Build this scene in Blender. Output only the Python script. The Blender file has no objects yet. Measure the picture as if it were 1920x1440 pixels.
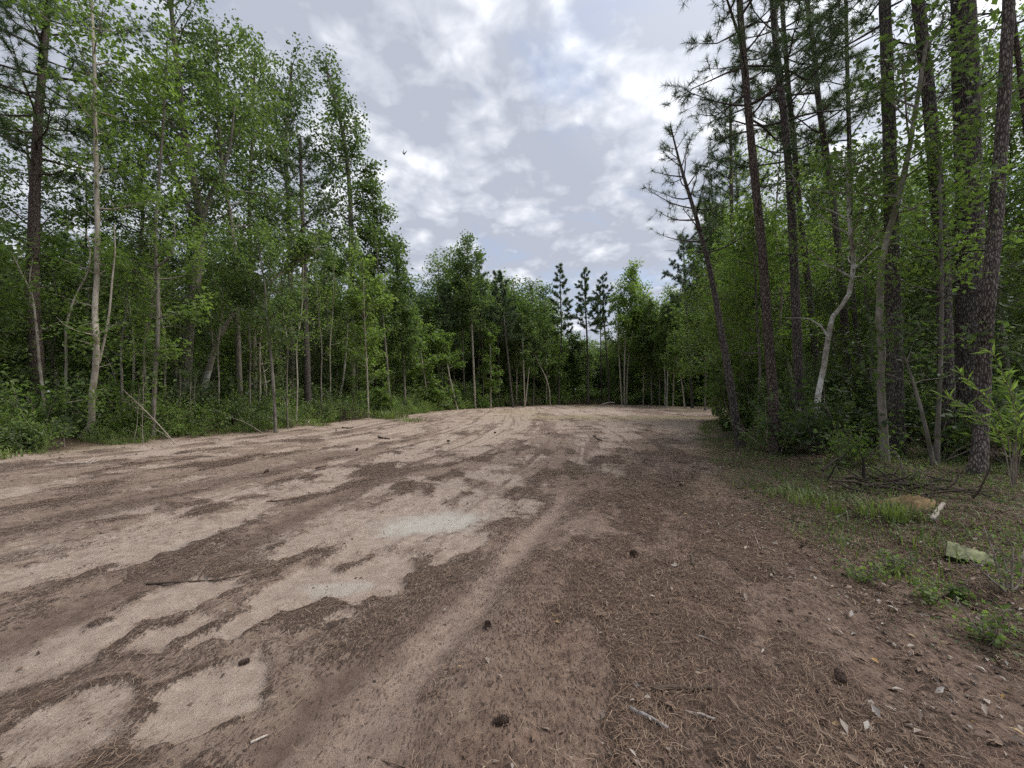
import bpy, math, random
import numpy as np
from mathutils import Vector

SC = bpy.context.scene
COL = SC.collection
EYE, F, CX, HY = 1.55, 750.0, 960.0, 742.0
rng = np.random.default_rng(7)
random.seed(7)

# ------------------------------------------------------------------ numpy helpers
def smooth(a, b, x):
    t = np.clip((x - a) / (b - a), 0, 1)
    return t * t * (3 - 2 * t)

def _hash(ix, iy, s):
    h = (ix * 374761393 + iy * 668265263 + s * 1442695041) & 0xFFFFFFFF
    h = ((h ^ (h >> 13)) * 1274126177) & 0xFFFFFFFF
    h = (h ^ (h >> 16)) & 0xFFFF
    return h / 65535.0

def vnoise(x, y, s=0):
    x = np.asarray(x, float); y = np.asarray(y, float)
    ix = np.floor(x).astype(np.int64); iy = np.floor(y).astype(np.int64)
    fx = x - ix; fy = y - iy
    fx = fx * fx * (3 - 2 * fx); fy = fy * fy * (3 - 2 * fy)
    a = _hash(ix, iy, s); b = _hash(ix + 1, iy, s); c = _hash(ix, iy + 1, s); d = _hash(ix + 1, iy + 1, s)
    return (a * (1 - fx) + b * fx) * (1 - fy) + (c * (1 - fx) + d * fx) * fy

def fbm(x, y, s=0, o=4):
    t = 0; a = 0.5; n = 0
    for k in range(o):
        t = t + a * vnoise(x, y, s + k * 17); n += a
        x = x * 2.03 + 3.1; y = y * 2.03 + 1.7; a *= 0.5
    return t / n

def unit(v):
    v = np.asarray(v, float)
    return v / np.maximum(np.linalg.norm(v, axis=-1, keepdims=True), 1e-9)

def at(px, py, D):
    """the point of the place at depth D seen at a spot of the photograph"""
    return np.array([(px - CX) / F * D, D, EYE - (py - HY) / F * D])

def at_ground(px, py):
    D = EYE * F / (py - HY)
    return np.array([(px - CX) / F * D, D])

# ------------------------------------------------------------------ the terrain
CLEAR = np.array([(-13, -40), (-13, 3), (-12.7, 9.8), (-12.6, 12), (-11.0, 17.6), (-10.3, 24), (-9, 30.6), (-7.2, 41.5),
                  (-3, 54), (5, 65), (14, 72), (22, 66), (28, 53), (27, 44), (21, 35), (15, 28), (11.0, 23), (8.2, 17),
                  (5.7, 11.9), (3.9, 6.5), (3.35, 4.9), (3.1, 3.1), (2.9, 1), (2.9, -40)], float)

def sdist(x, y):
    x = np.asarray(x, float); y = np.asarray(y, float)
    best = np.full(x.shape, 1e9); inside = np.zeros(x.shape, bool)
    n = len(CLEAR)
    for i in range(n):
        ax, ay = CLEAR[i]; bx, by = CLEAR[(i + 1) % n]
        dx, dy = bx - ax, by - ay
        t = np.clip(((x - ax) * dx + (y - ay) * dy) / (dx * dx + dy * dy), 0, 1)
        d = np.hypot(x - ax - t * dx, y - ay - t * dy)
        best = np.minimum(best, d)
        c = ((ay > y) != (by > y))
        with np.errstate(divide='ignore', invalid='ignore'):
            xi = ax + (y - ay) * dx / (dy if dy else 1e-9)
        inside ^= c & (x < xi)
    return np.where(inside, best, -best)

def xc(y):
    yy = np.minimum(y, 25.0)
    return 0.36 * yy - 0.007 * yy * yy

def seg_field(x, y, pts, w):
    """soft band of half width w along a polyline on the ground"""
    best = np.full(np.shape(x), 1e9)
    for (ax, ay), (bx, by) in zip(pts[:-1], pts[1:]):
        dx, dy = bx - ax, by - ay
        t = np.clip(((x - ax) * dx + (y - ay) * dy) / (dx * dx + dy * dy), 0, 1)
        best = np.minimum(best, np.hypot(x - ax - t * dx, y - ay - t * dy))
    return np.exp(-(best / w) ** 2)

# pale washed-sand pans: photo spot, half length along the ruts, half width, strength
PANS = [((740, 985), 1.15, 0.55, 1.0), ((610, 1000), 0.9, 0.30, .9), ((820, 972), 0.5, 0.45, 1.0), ((700, 1075), 0.55, 0.42, 1.0), ((560, 1105), 0.6, 0.33, .9), ((330, 1120), 0.42, 0.4, .95),
        ((395, 1300), 0.30, 0.32, 1.0), ((300, 1200), 0.30, 0.24, .95), ((100, 1230), 0.5, 0.42, .9), ((440, 1170), 0.28, 0.16, .9),
        ((340, 1010), 1.0, 0.38, .9), ((120, 1060), 1.1, 0.35, .8), ((880, 1015), 0.35, 0.25, .9), ((1000, 950), 0.5, 0.4, .7), ((120, 1360), .3, .3, .7), ((820, 1045), .3, .16, .7), ((640, 1150), .16, .1, .6)]
T1 = [at_ground(560, 1510), at_ground(615, 1440), at_ground(740, 1300), at_ground(855, 1165), at_ground(935, 1070), at_ground(1005, 985), at_ground(1060, 935)]
RUT = [at_ground(400, 1510), at_ground(470, 1440), at_ground(620, 1290), at_ground(760, 1170), at_ground(850, 1105)]
T2 = [at_ground(-120, 1260), at_ground(60, 1180), at_ground(220, 1110), at_ground(420, 1035), at_ground(560, 965), at_ground(680, 912), at_ground(800, 870)]
T3 = [at_ground(-200, 1020), at_ground(60, 985), at_ground(300, 925), at_ground(480, 885), at_ground(650, 845)]
T4 = [at_ground(-200, 1420), at_ground(0, 1310), at_ground(120, 1270), at_ground(240, 1225)]
SILT, SILT2 = at_ground(815, 976), at_ground(630, 1095)
RILL = [at_ground(330, 1035), at_ground(420, 1000), at_ground(510, 965), at_ground(600, 940)]
BERM = [at_ground(1000, 1500), at_ground(870, 1330), at_ground(930, 1180), at_ground(1020, 1060), at_ground(1130, 960), at_ground(1250, 890)]

def fields(x, y):
    x = np.asarray(x, float); y = np.asarray(y, float)
    u = x - xc(y)
    sd = sdist(x, y)
    forest = smooth(0.5, -0.9, sd + 1.3 * (fbm(x * .7, y * .7, 91, 3) - .5))
    ub = -1.25 + 0.22 * np.maximum(y - 6.5, 0)
    wob = 2.2 * (fbm(x * 1.1, y * .9, 5, 4) - .5)
    dark = smooth(-0.5, 0.8, u - ub + wob) * (1 - 0.6 * smooth(6, 18, y))
    stretch = np.clip(0.30 - 0.004 * y, .16, .3)
    n1 = fbm(u * 1.25, y * stretch, 11, 4)
    n2 = fbm(u * 3.4, y * 0.9, 23, 4)
    n3 = fbm(x * 9, y * 7, 37, 3)
    iso = fbm(x * 1.9 + .3 * y, y * 1.7, 29, 5)
    base = smooth(0.45 - .05 * smooth(8, 16, y), 0.58 - .05 * smooth(8, 16, y), 0.34 * n1 + 0.40 * iso + 0.16 * n2 + 0.10 * n3)
    farpale = smooth(30, 52, y)
    sand = base * (0.85 + .15 * farpale) * (1 - 0.72 * dark)
    sand = sand * smooth(1.5, 5.5, y)  # near the viewer the pans are laid one by one
    ux = x + 0.10 * (fbm(x * 4, y * 4, 51, 3) - .5) * 2.2; uy = y + 0.10 * (fbm(x * 4, y * 4, 57, 3) - .5) * 2.2
    pan = np.zeros(x.shape)
    for (p, a, b, s) in PANS:
        c = at_ground(*p)
        dxc = 0.36 - 0.014 * min(c[1], 25)
        L = math.hypot(dxc, 1); tx, ty = dxc / L, 1 / L
        al = (ux - c[0]) * tx + (uy - c[1]) * ty
        ac = (ux - c[0]) * ty - (uy - c[1]) * tx
        r = np.sqrt((al / a) ** 2 + (ac / b) ** 2)
        pan = np.maximum(pan, s * smooth(1.14, 0.70, r + .6 * (n2 - .5) + .55 * (n3 - .5) + .7 * (iso - .5)))
    sand = np.maximum(sand, pan * (1 - .8 * dark * (y < 4.6)))
    tr = seg_field(x, y, T1, .19)
    ww = .75 + .5 * n2
    damp = np.maximum.reduce([seg_field(x, y, RUT, .11), .9 * seg_field(x, y, T2, .2) * ww, .7 * seg_field(x, y, T3, .45) * ww, .8 * seg_field(x, y, T4, .12)])
    grade = smooth(.57, .70, fbm(u * 4.2, y * .10, 141, 3)) * smooth(4, 8, y) * smooth(.35, .6, n2 + .2 * (n3 - .5))
    damp = np.clip(np.maximum(damp, .7 * grade), 0, 1)
    sand = sand * (1 - .85 * tr) * (1 - .8 * damp) * (1 - forest)
    # straw drifts collect round the pans and all over the darker side
    drift = smooth(.36, .66, fbm(u * 2.2, y * 1.0, 71, 4))
    litter = np.clip((0.14 + .14 * dark + (.85 - .1 * dark) * drift ** 1.6) * (1 - sand) * (1 - .95 * tr), 0, 1)
    fringe = np.exp(-((sand - .34) / .28) ** 2) * smooth(-14, -2, -y)
    litter = np.clip(np.maximum(litter * (0.75 + .25 * dark), .9 * fringe * smooth(.38, .60, .6 * n2 + .4 * iso + .25 * (n3 - .5))), 0, 1) * (1 - .5 * damp)
    silt = smooth(1.3, .35, np.sqrt(((ux - SILT[0]) / .72) ** 2 + ((uy - SILT[1] - .15 * (ux - SILT[0])) / .42) ** 2) + .9 * (n2 - .5) + .8 * (n3 - .5)) + .6 * seg_field(ux, uy, RILL, .12) + .6 * smooth(1.1, .5, np.hypot((ux - SILT2[0]) / .3, (uy - SILT2[1]) / .18) + .5 * (n2 - .5))
    return dict(damp=damp, silt=np.clip(silt, 0, 1), u=u, sd=sd, forest=forest, dark=dark, sand=sand, pan=pan, track=tr, litter=litter, n2=n2, n3=n3)

def H_from(x, y, f):
    sd = f['sd']
    bank = 0.28 * smooth(0.3, -2.5, sd) + 0.25 * smooth(-2.5, -14, sd)
    z = bank + 0.10 * (fbm(x * .25, y * .25, 3, 3) - .5) * smooth(6, 20, y)
    z = z + 0.05 * (f['n2'] - .5) + 0.03 * (f['n3'] - .5) * (1 - .7 * f['pan'])
    z = z + (.02 + .02 * f['dark']) * (fbm(x * 3.3 + y, y * 5.2, 63, 3) - .5) * (1 - f['pan'])
    z = z - 0.035 * f['sand'] - 0.04 * f['track'] - 0.035 * f['damp'] + 0.022 * f['litter']
    z = z + 0.06 * seg_field(x, y, BERM, .28) * (1 - f['track'])
    z = z + .16 * f['forest'] * (fbm(x * 1.1, y * 1.1, 45, 4) - .5)
    return z

def H(x, y):
    x = np.atleast_1d(np.asarray(x, float)); y = np.atleast_1d(np.asarray(y, float))
    return H_from(x, y, fields(x, y))

def h1(x, y):
    return float(H(x, y)[0])

def on_ground(px, py):
    """where the line of sight meets the terrain"""
    z = 0.0
    for _ in range(8):
        D = (EYE - z) * F / (py - HY); z = .5 * z + .5 * h1((px - CX) / F * D, D)
    return np.array([(px - CX) / F * D, D])

# ------------------------------------------------------------------ mesh helpers
class MB:
    """collects pieces that become ONE mesh"""
    def __init__(s):
        s.v = []; s.q = []; s.t = []; s.tint = []; s.n = 0
    def add(s, V, quads=None, tris=None, tint=None):
        V = np.asarray(V, float)
        if quads is not None and len(quads): s.q.append(np.asarray(quads, np.int64) + s.n)
        if tris is not None and len(tris): s.t.append(np.asarray(tris, np.int64) + s.n)
        s.v.append(V)
        s.tint.append(np.full(len(V), .5) if tint is None else np.broadcast_to(np.asarray(tint, float), (len(V),)))
        s.n += len(V)
    def mesh(s, name, smooth_shade=True):
        V = np.concatenate(s.v); T = np.concatenate(s.tint)
        Q = np.concatenate(s.q) if s.q else np.zeros((0, 4), np.int64)
        R = np.concatenate(s.t) if s.t else np.zeros((0, 3), np.int64)
        me = bpy.data.meshes.new(name)
        me.vertices.add(len(V)); me.vertices.foreach_set('co', V.astype(np.float32).ravel())
        nl = Q.size + R.size
        me.loops.add(nl)
        me.loops.foreach_set('vertex_index', np.concatenate([Q.ravel(), R.ravel()]).astype(np.int32))
        me.polygons.add(len(Q) + len(R))
        st = np.concatenate([np.arange(len(Q)) * 4, Q.size + np.arange(len(R)) * 3]).astype(np.int32)
        me.polygons.foreach_set('loop_start', st)
        if smooth_shade:
            me.polygons.foreach_set('use_smooth', np.ones(len(st), bool))
        a = me.attributes.new('tint', 'FLOAT', 'POINT'); a.data.foreach_set('value', T.astype(np.float32))
        me.update(calc_edges=True); me.validate()
        return me

def link(name, me, mat, parent=None):
    o = bpy.data.objects.new(name, me); COL.objects.link(o)
    if mat is not None and not me.materials: me.materials.append(mat)
    if parent is not None: o.parent = parent
    return o

def tag(o, label, cat, group=None, kind=None):
    o['label'] = label; o['category'] = cat
    if group: o['group'] = group
    if kind: o['kind'] = kind
    return o

def empty(name, loc, label, cat, group=None):
    o = bpy.data.objects.new(name, None); COL.objects.link(o); o.location = loc; o.empty_display_size = .2
    return tag(o, label, cat, group)

def tube(mb, P, R, sides=6, tint=.5, cap=False, rough=0, rg=None):
    P = np.asarray(P, float); R = np.asarray(R, float); n = len(P)
    T = np.gradient(P, axis=0); T = unit(T)
    ref = np.array([1., 0, 0]) if abs(T[0][0]) < .8 else np.array([0, 1., 0])
    A = np.zeros((n, 3)); a = unit(ref - T[0] * np.dot(ref, T[0])); A[0] = a
    for i in range(1, n):
        a = a - T[i] * np.dot(a, T[i]); a = a / max(np.linalg.norm(a), 1e-9); A[i] = a
    B = np.cross(T, A)
    ang = np.arange(sides) / sides * 2 * np.pi
    rad = np.repeat(R[:, None], sides, 1)
    if rough and rg is not None: rad = rad * (1 + rough * rg.normal(size=rad.shape))
    V = P[:, None] + rad[..., None] * (np.cos(ang)[None, :, None] * A[:, None] + np.sin(ang)[None, :, None] * B[:, None])
    V = V.reshape(-1, 3)
    i = np.arange(n - 1)[:, None] * sides; j = np.arange(sides)[None]; k = (j + 1) % sides
    quads = np.stack([i + j, i + k, i + sides + k, i + sides + j], -1).reshape(-1, 4)
    tris = None
    if cap:
        V = np.concatenate([V, P[:1], P[-1:]])
        jj = np.arange(sides); kk = (jj + 1) % sides
        tris = np.concatenate([np.stack([kk, jj, np.full(sides, n * sides)], -1), np.stack([(n - 1) * sides + jj, (n - 1) * sides + kk, np.full(sides, n * sides + 1)], -1)])
    mb.add(V, quads, tris, tint)

def resample(P, R, step):
    P = np.asarray(P, float); R = np.asarray(R, float)
    d = np.concatenate([[0], np.cumsum(np.linalg.norm(np.diff(P, axis=0), axis=1))])
    n = max(int(d[-1] / step), 3)
    s = np.linspace(0, d[-1], n + 1)
    # smooth cubic through points (Catmull-Rom by gradient)
    m = np.gradient(P, d, axis=0) if len(P) > 2 else np.repeat((P[1:] - P[:1]) / d[-1], 2, 0)
    k = np.clip(np.searchsorted(d, s, side='right') - 1, 0, len(d) - 2)
    h = d[k + 1] - d[k]; t = ((s - d[k]) / h)[:, None]; h = h[:, None]
    Q = (2 * t**3 - 3 * t**2 + 1) * P[k] + (t**3 - 2 * t**2 + t) * h * m[k] + (-2 * t**3 + 3 * t**2) * P[k + 1] + (t**3 - t**2) * h * m[k + 1]
    return Q, np.interp(s, d, R), s

def leaf_quads(mb, P, N, D, L, W, tint, fold=.12):
    S = unit(np.cross(D, N))
    L = np.asarray(L)[:, None]; W = np.asarray(W)[:, None]
    n = len(P)
    mid = P + D * L * .48
    V = np.stack([P, mid + S * W * .5 + N * W * fold, P + D * L - N * L * .1, mid - S * W * .5 + N * W * fold], 1).reshape(-1, 3)
    b = np.arange(n)[:, None] * 4
    tris = np.concatenate([b + np.array([[0, 1, 2]]), b + np.array([[0, 2, 3]])])
    mb.add(V, None, tris, np.repeat(tint, 4))

def scatter_leaves(mb, rg, A, B, n, sig, L, tint0=.5, flat=.8, hang=.25):
    """leaves along twigs A->B"""
    ln = np.linalg.norm(B - A, axis=1) + .15
    k = rg.choice(len(A), size=n, p=ln / ln.sum())
    u = rg.random(n) ** .7
    P = A[k] + (B[k] - A[k]) * u[:, None] + rg.normal(size=(n, 3)) * sig
    N = unit(np.array([0, 0, flat]) + rg.normal(size=(n, 3)) * .55)
    D = rg.normal(size=(n, 3)); D[:, 2] -= hang; D = unit(D - N * np.sum(D * N, 1, keepdims=True))
    l = L * (.5 + .95 * rg.random(n))
    clump = (np.sin(k * 12.9898) * 43758.5453) % 1.0
    tint = np.clip(tint0 + .38 * (clump - .5) + .34 * (rg.random(n) - .5), 0, 1)
    leaf_quads(mb, P, N, D, l, l * (.55 + .2 * rg.random(n)), tint)

def tufts(mb, rg, P, D, n, L, w, tint0=.5):
    """pine needle tufts: n needles at each point P pointing about D"""
    m = len(P)
    b = np.repeat(P, n, 0); d = np.repeat(D, n, 0)
    v = unit(d * .75 + rg.normal(size=(m * n, 3)) * .75)
    l = L * (.7 + .5 * rg.random(m * n))[:, None]
    s = unit(np.cross(v, rg.normal(size=(m * n, 3))))
    b = b + d * rg.uniform(-.5, .2, (m * n, 1)) * L
    tip = b + v * l; tip[:, 2] -= .12 * l[:, 0]
    V = np.stack([b - s * w * .5, b + s * w * .5, tip], 1).reshape(-1, 3)
    tris = np.arange(m * n * 3).reshape(-1, 3)
    t = np.clip(tint0 + .25 * (np.repeat(rg.random(m), n) - .5) + .2 * (rg.random(m * n) - .5), 0, 1)
    mb.add(V, None, tris, np.repeat(t, 3))

def curve_path(rg, p0, d0, length, n=5, up=.3, wob=.12):
    P = [np.asarray(p0, float)]; d = unit(d0)
    for i in range(n - 1):
        d = unit(d + np.array([0, 0, up / (n - 1)]) + rg.normal(size=3) * wob)
        P.append(P[-1] + d * length / (n - 1))
    return np.array(P)

def grow_hardwood(rg, spine, rad, cs=.35, R=2.2, nb=26, nleaf=9000, leaf=.13, up=.75, sig=.16, tint=.5, sides=8, twig_tubes=True, low=0, droop=.35, bark_tint=.5, extra=None):
    wood, lv = MB(), MB()
    P, rr, s = resample(spine, rad, .35)
    rr = rr * (1 + .06 * (fbm(s * 2.1, s * 0 + rg.random() * 50, 4, 3) - .5) * 2)
    flare = 1 + .22 * np.exp(-s / .2)
    tube(wood, P, rr * flare, sides, bark_tint, rough=.03, rg=rg)
    for (ep, er) in (extra or []):
        eP, eR, _ = resample(ep, er, .25); tube(wood, eP, eR, 6, bark_tint)
    A, B = [], []
    S = s[-1]
    def branch(t, az, length, el):
        i = min(int(t * (len(P) - 1)), len(P) - 1)
        d = np.array([math.cos(az) * math.cos(el), math.sin(az) * math.cos(el), math.sin(el)])
        Q = curve_path(rg, P[i], d, length, 6, up=.25, wob=.13)
        r0 = min(.55 * rr[i], .012 + .013 * length)
        tube(wood, Q, np.linspace(r0, .004, 6), 4, bark_tint)
        m = max(int(length / .28), 2)
        for j in range(m):
            q = .22 + .78 * (j + rg.random()) / m
            k = min(int(q * 5), 4); f = q * 5 - k
            b = Q[k] * (1 - f) + Q[min(k + 1, 5)] * f
            dd = unit(Q[min(k + 1, 5)] - Q[max(k - 1, 0)]) * .6 + rg.normal(size=3) * .55; dd[2] *= .6
            tl = length * (.18 + .26 * rg.random()) * (1.25 - .5 * q) + .12
            e = b + unit(dd) * tl; mid = (b + e) / 2 + np.array([0, 0, .08 * tl]); e[2] -= .1 * tl
            if twig_tubes: tube(wood, np.array([b, mid, e]), [.35 * r0 * (1 - q) + .004, .004, .002], 3, bark_tint)
            A.extend([b, mid]); B.extend([mid, e])
    for i in range(nb):
        f = (i + rg.random()) / nb
        t = cs + (1 - cs) * f ** .92
        shape = (.6 + .45 * math.sin(math.pi * min(f * .95 + .15, 1))) * (1 - .2 * f ** 3)
        branch(t, i * 2.399 + rg.normal() * .4, R * shape * (.65 + .55 * rg.random()), up * (.35 + .75 * f) + rg.normal() * .15)
    for i in range(low):
        branch(.08 + (cs - .08) * rg.random(), rg.random() * 6.28, R * (.2 + .28 * rg.random()), .2 + rg.normal() * .25)
    A.append(P[-3]); B.append(P[-1])
    scatter_leaves(lv, rg, np.array(A), np.array(B), nleaf, sig, leaf, tint)
    return wood, lv

def grow_pine(rg, spine, rad, cs=.5, R=2.6, nb=42, need=24, L=.2, w=.007, sides=10, dead=10, tint=.45, sparse=1.0, lean=None, bark_tint=.5):
    wood, lv = MB(), MB()
    P, rr, s = resample(spine, rad, .3)
    flare = 1 + .35 * np.exp(-s / .3)
    tube(wood, P, rr * flare, sides, bark_tint, rough=.03, rg=rg)
    TP, TD = [], []
    for i in range(nb):
        f = (i + rg.random()) / nb
        t = cs + (1 - cs) * f
        k = min(int(t * (len(P) - 1)), len(P) - 1)
        az = i * 2.399 + rg.normal() * .35
        length = R * (.55 + .45 * math.sin(math.pi * min(.25 + f * .9, 1))) * (1 - .45 * f ** 2) * (.45 + .75 * rg.random())
        el = -.12 + .7 * f + rg.normal() * .16
        d = np.array([math.cos(az) * math.cos(el), math.sin(az) * math.cos(el), math.sin(el)])
        if lean is not None: d = unit(d + np.asarray(lean))
        Q = curve_path(rg, P[k], d, length, 6, up=.55, wob=.12)
        r0 = min(.5 * rr[k], .012 + .011 * length)
        tube(wood, Q, np.linspace(r0, .005, 6), 4, bark_tint)
        m = max(int(length * 5.5), 4)
        for j in range(m):
            q = .3 + .7 * (j + rg.random()) / m
            kk = min(int(q * 5), 4); ff = q * 5 - kk
            b = Q[kk] * (1 - ff) + Q[kk + 1] * ff
            dd = unit(Q[kk + 1] - Q[kk]) * .8 + rg.normal(size=3) * .6; dd[2] += .25
            tl = (.16 + .3 * rg.random()) * (1.2 - .5 * q) * max(length, .8) * .7
            e = b + unit(dd) * tl
            tube(wood, np.array([b, (b + e) / 2 - [0, 0, .03], e]), [.007, .005, .003], 3, bark_tint)
            for uq in ((1.0, .68, .38) if w > .03 else (1.0, .6)):
                if rg.random() < sparse * (1 if uq == 1 else .75):
                    TP.append(b + (e - b) * uq); TD.append(unit(dd))
        TP.append(Q[-1]); TD.append(unit(Q[-1] - Q[-2]))
    for i in range(3):
        TP.append(P[-1] - [0, 0, .12 * i]); TD.append(np.array([0, 0, 1.]))
    for i in range(dead):
        t = .2 + (cs - .2) * rg.random(); k = int(t * (len(P) - 1)); az = rg.random() * 6.28
        d = np.array([math.cos(az), math.sin(az), rg.normal() * .25])
        Q = curve_path(rg, P[k], d, .3 + 1.0 * rg.random(), 5, up=-.1, wob=.2)
        tube(wood, Q, np.linspace(.016, .003, 5), 4, .35)
    tufts(lv, rg, np.array(TP), np.array(TD), need, L, w, tint)
    return wood, lv

# ------------------------------------------------------------------ materials
def new_mat(name):
    m = bpy.data.materials.new(name); m.use_nodes = True
    nt = m.node_tree; nt.nodes.clear()
    return m, nt, nt.nodes, nt.links

def N(nodes, t, **kw):
    n = nodes.new(t)
    for k, v in kw.items():
        if k.startswith('i_'):
            key = k[2:]
            n.inputs[int(key) if key.isdigit() else key.replace('_', ' ')].default_value = v
        else: setattr(n, k, v)
    return n

def ramp(nodes, stops, interp='LINEAR'):
    r = nodes.new('ShaderNodeValToRGB'); r.color_ramp.interpolation = interp
    e = r.color_ramp.elements
    while len(e) > 1: e.remove(e[-1])
    e[0].position = stops[0][0]; e[0].color = (*stops[0][1], 1)
    for p, c in stops[1:]:
        x = e.new(p); x.color = (*c, 1)
    return r

def mixc(nodes, links, fac, a, b, blend='MIX'):
    m = nodes.new('ShaderNodeMix'); m.data_type = 'RGBA'; m.blend_type = blend
    for sock, val in ((m.inputs[0], fac), (m.inputs[6], a), (m.inputs[7], b)):
        if isinstance(val, (int, float)): sock.default_value = val
        elif isinstance(val, tuple): sock.default_value = (*val, 1)
        else: links.new(val, sock)
    return m.outputs[2]

def leaf_mat(name, dark, mid, light, trans=.35, rough=.5):
    m, nt, nd, ln = new_mat(name)
    at_ = N(nd, 'ShaderNodeAttribute', attribute_name='tint')
    oi = N(nd, 'ShaderNodeObjectInfo')
    ad = N(nd, 'ShaderNodeMath', operation='MULTIPLY_ADD'); ln.new(oi.outputs['Random'], ad.inputs[0]); ad.inputs[1].default_value = .44; ad.inputs[2].default_value = -.22
    su = N(nd, 'ShaderNodeMath', operation='ADD'); ln.new(at_.outputs['Fac'], su.inputs[0]); ln.new(ad.outputs[0], su.inputs[1])
    r = ramp(nd, [(0, dark), (.5, mid), (1, light)]); ln.new(su.outputs[0], r.inputs[0])
    p = N(nd, 'ShaderNodeBsdfPrincipled', i_Roughness=rough); ln.new(r.outputs[0], p.inputs['Base Color'])
    p.inputs['Specular IOR Level'].default_value = .35
    t = N(nd, 'ShaderNodeBsdfTranslucent')
    tc = mixc(nd, ln, 1.0, r.outputs[0], (1.35, 1.5, .75), 'MULTIPLY'); ln.new(tc, t.inputs[0])
    mx = N(nd, 'ShaderNodeMixShader', i_0=trans); ln.new(p.outputs[0], mx.inputs[1]); ln.new(t.outputs[0], mx.inputs[2])
    o = N(nd, 'ShaderNodeOutputMaterial'); ln.new(mx.outputs[0], o.inputs[0])
    return m

def bark_mat(name, c_dark, c_mid, c_light, scale=(30, 30, 7), patch=None, patch_amt=.5, bump=.6, kind='plates'):
    m, nt, nd, ln = new_mat(name)
    tc = N(nd, 'ShaderNodeTexCoord'); mp = N(nd, 'ShaderNodeMapping'); mp.inputs['Scale'].default_value = scale
    oi = N(nd, 'ShaderNodeObjectInfo')
    av = N(nd, 'ShaderNodeVectorMath', operation='ADD'); ln.new(tc.outputs['Object'], av.inputs[0])
    sc = N(nd, 'ShaderNodeVectorMath', operation='SCALE'); sc.inputs[0].default_value = (13, 7, 19); ln.new(oi.outputs['Random'], sc.inputs['Scale'])
    ln.new(sc.outputs[0], av.inputs[1]); ln.new(av.outputs[0], mp.inputs[0])
    nz = N(nd, 'ShaderNodeTexNoise', i_Scale=1.0, i_Detail=6.0, i_Roughness=.65); ln.new(mp.outputs[0], nz.inputs['Vector'])
    vo = N(nd, 'ShaderNodeTexVoronoi', feature='DISTANCE_TO_EDGE', i_Scale=1.0)
    wv = N(nd, 'ShaderNodeVectorMath', operation='MULTIPLY_ADD'); ln.new(nz.outputs['Color'], wv.inputs[0]); wv.inputs[1].default_value = (.7, .7, .7); ln.new(mp.outputs[0], wv.inputs[2])
    ln.new(wv.outputs[0], vo.inputs['Vector'])
    vr = ramp(nd, [(0, (0, 0, 0)), (.22, (1, 1, 1))]); ln.new(vo.outputs['Distance'], vr.inputs[0])
    cr = ramp(nd, [(.25, c_dark), (.5, c_mid), (.75, c_light)]); ln.new(nz.outputs['Fac'], cr.inputs[0])
    if kind == 'plates':
        col = mixc(nd, ln, vr.outputs[0], tuple(x * .35 for x in c_dark), cr.outputs[0])
    else:
        col = cr.outputs[0]
    if patch:
        n2 = N(nd, 'ShaderNodeTexNoise', i_Scale=2.2, i_Detail=5.0, i_Roughness=.6); ln.new(av.outputs[0], n2.inputs['Vector'])
        pr = ramp(nd, [(1 - patch_amt - .05, (0, 0, 0)), (1 - patch_amt + .05, (1, 1, 1))]); ln.new(n2.outputs['Fac'], pr.inputs[0])
        col = mixc(nd, ln, pr.outputs[0], col, patch)
    at_ = N(nd, 'ShaderNodeAttribute', attribute_name='tint')
    tr = ramp(nd, [(0, (.5, .5, .5)), (.5, (1, 1, 1)), (1, (1.6, 1.55, 1.5))]); ln.new(at_.outputs['Fac'], tr.inputs[0])
    col = mixc(nd, ln, 1.0, col, tr.outputs[0], 'MULTIPLY')
    p = N(nd, 'ShaderNodeBsdfPrincipled', i_Roughness=.9); ln.new(col, p.inputs['Base Color']); p.inputs['Specular IOR Level'].default_value = .2
    hb = N(nd, 'ShaderNodeMath', operation='MULTIPLY_ADD'); ln.new(nz.outputs['Fac'], hb.inputs[0]); hb.inputs[1].default_value = .5
    if kind == 'plates': ln.new(vr.outputs[0], hb.inputs[2])
    else: hb.inputs[2].default_value = 0
    bp = N(nd, 'ShaderNodeBump', i_Strength=bump, i_Distance=.03); ln.new(hb.outputs[0], bp.inputs['Height']); ln.new(bp.outputs[0], p.inputs['Normal'])
    o = N(nd, 'ShaderNodeOutputMaterial'); ln.new(p.outputs[0], o.inputs[0])
    return m

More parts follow.
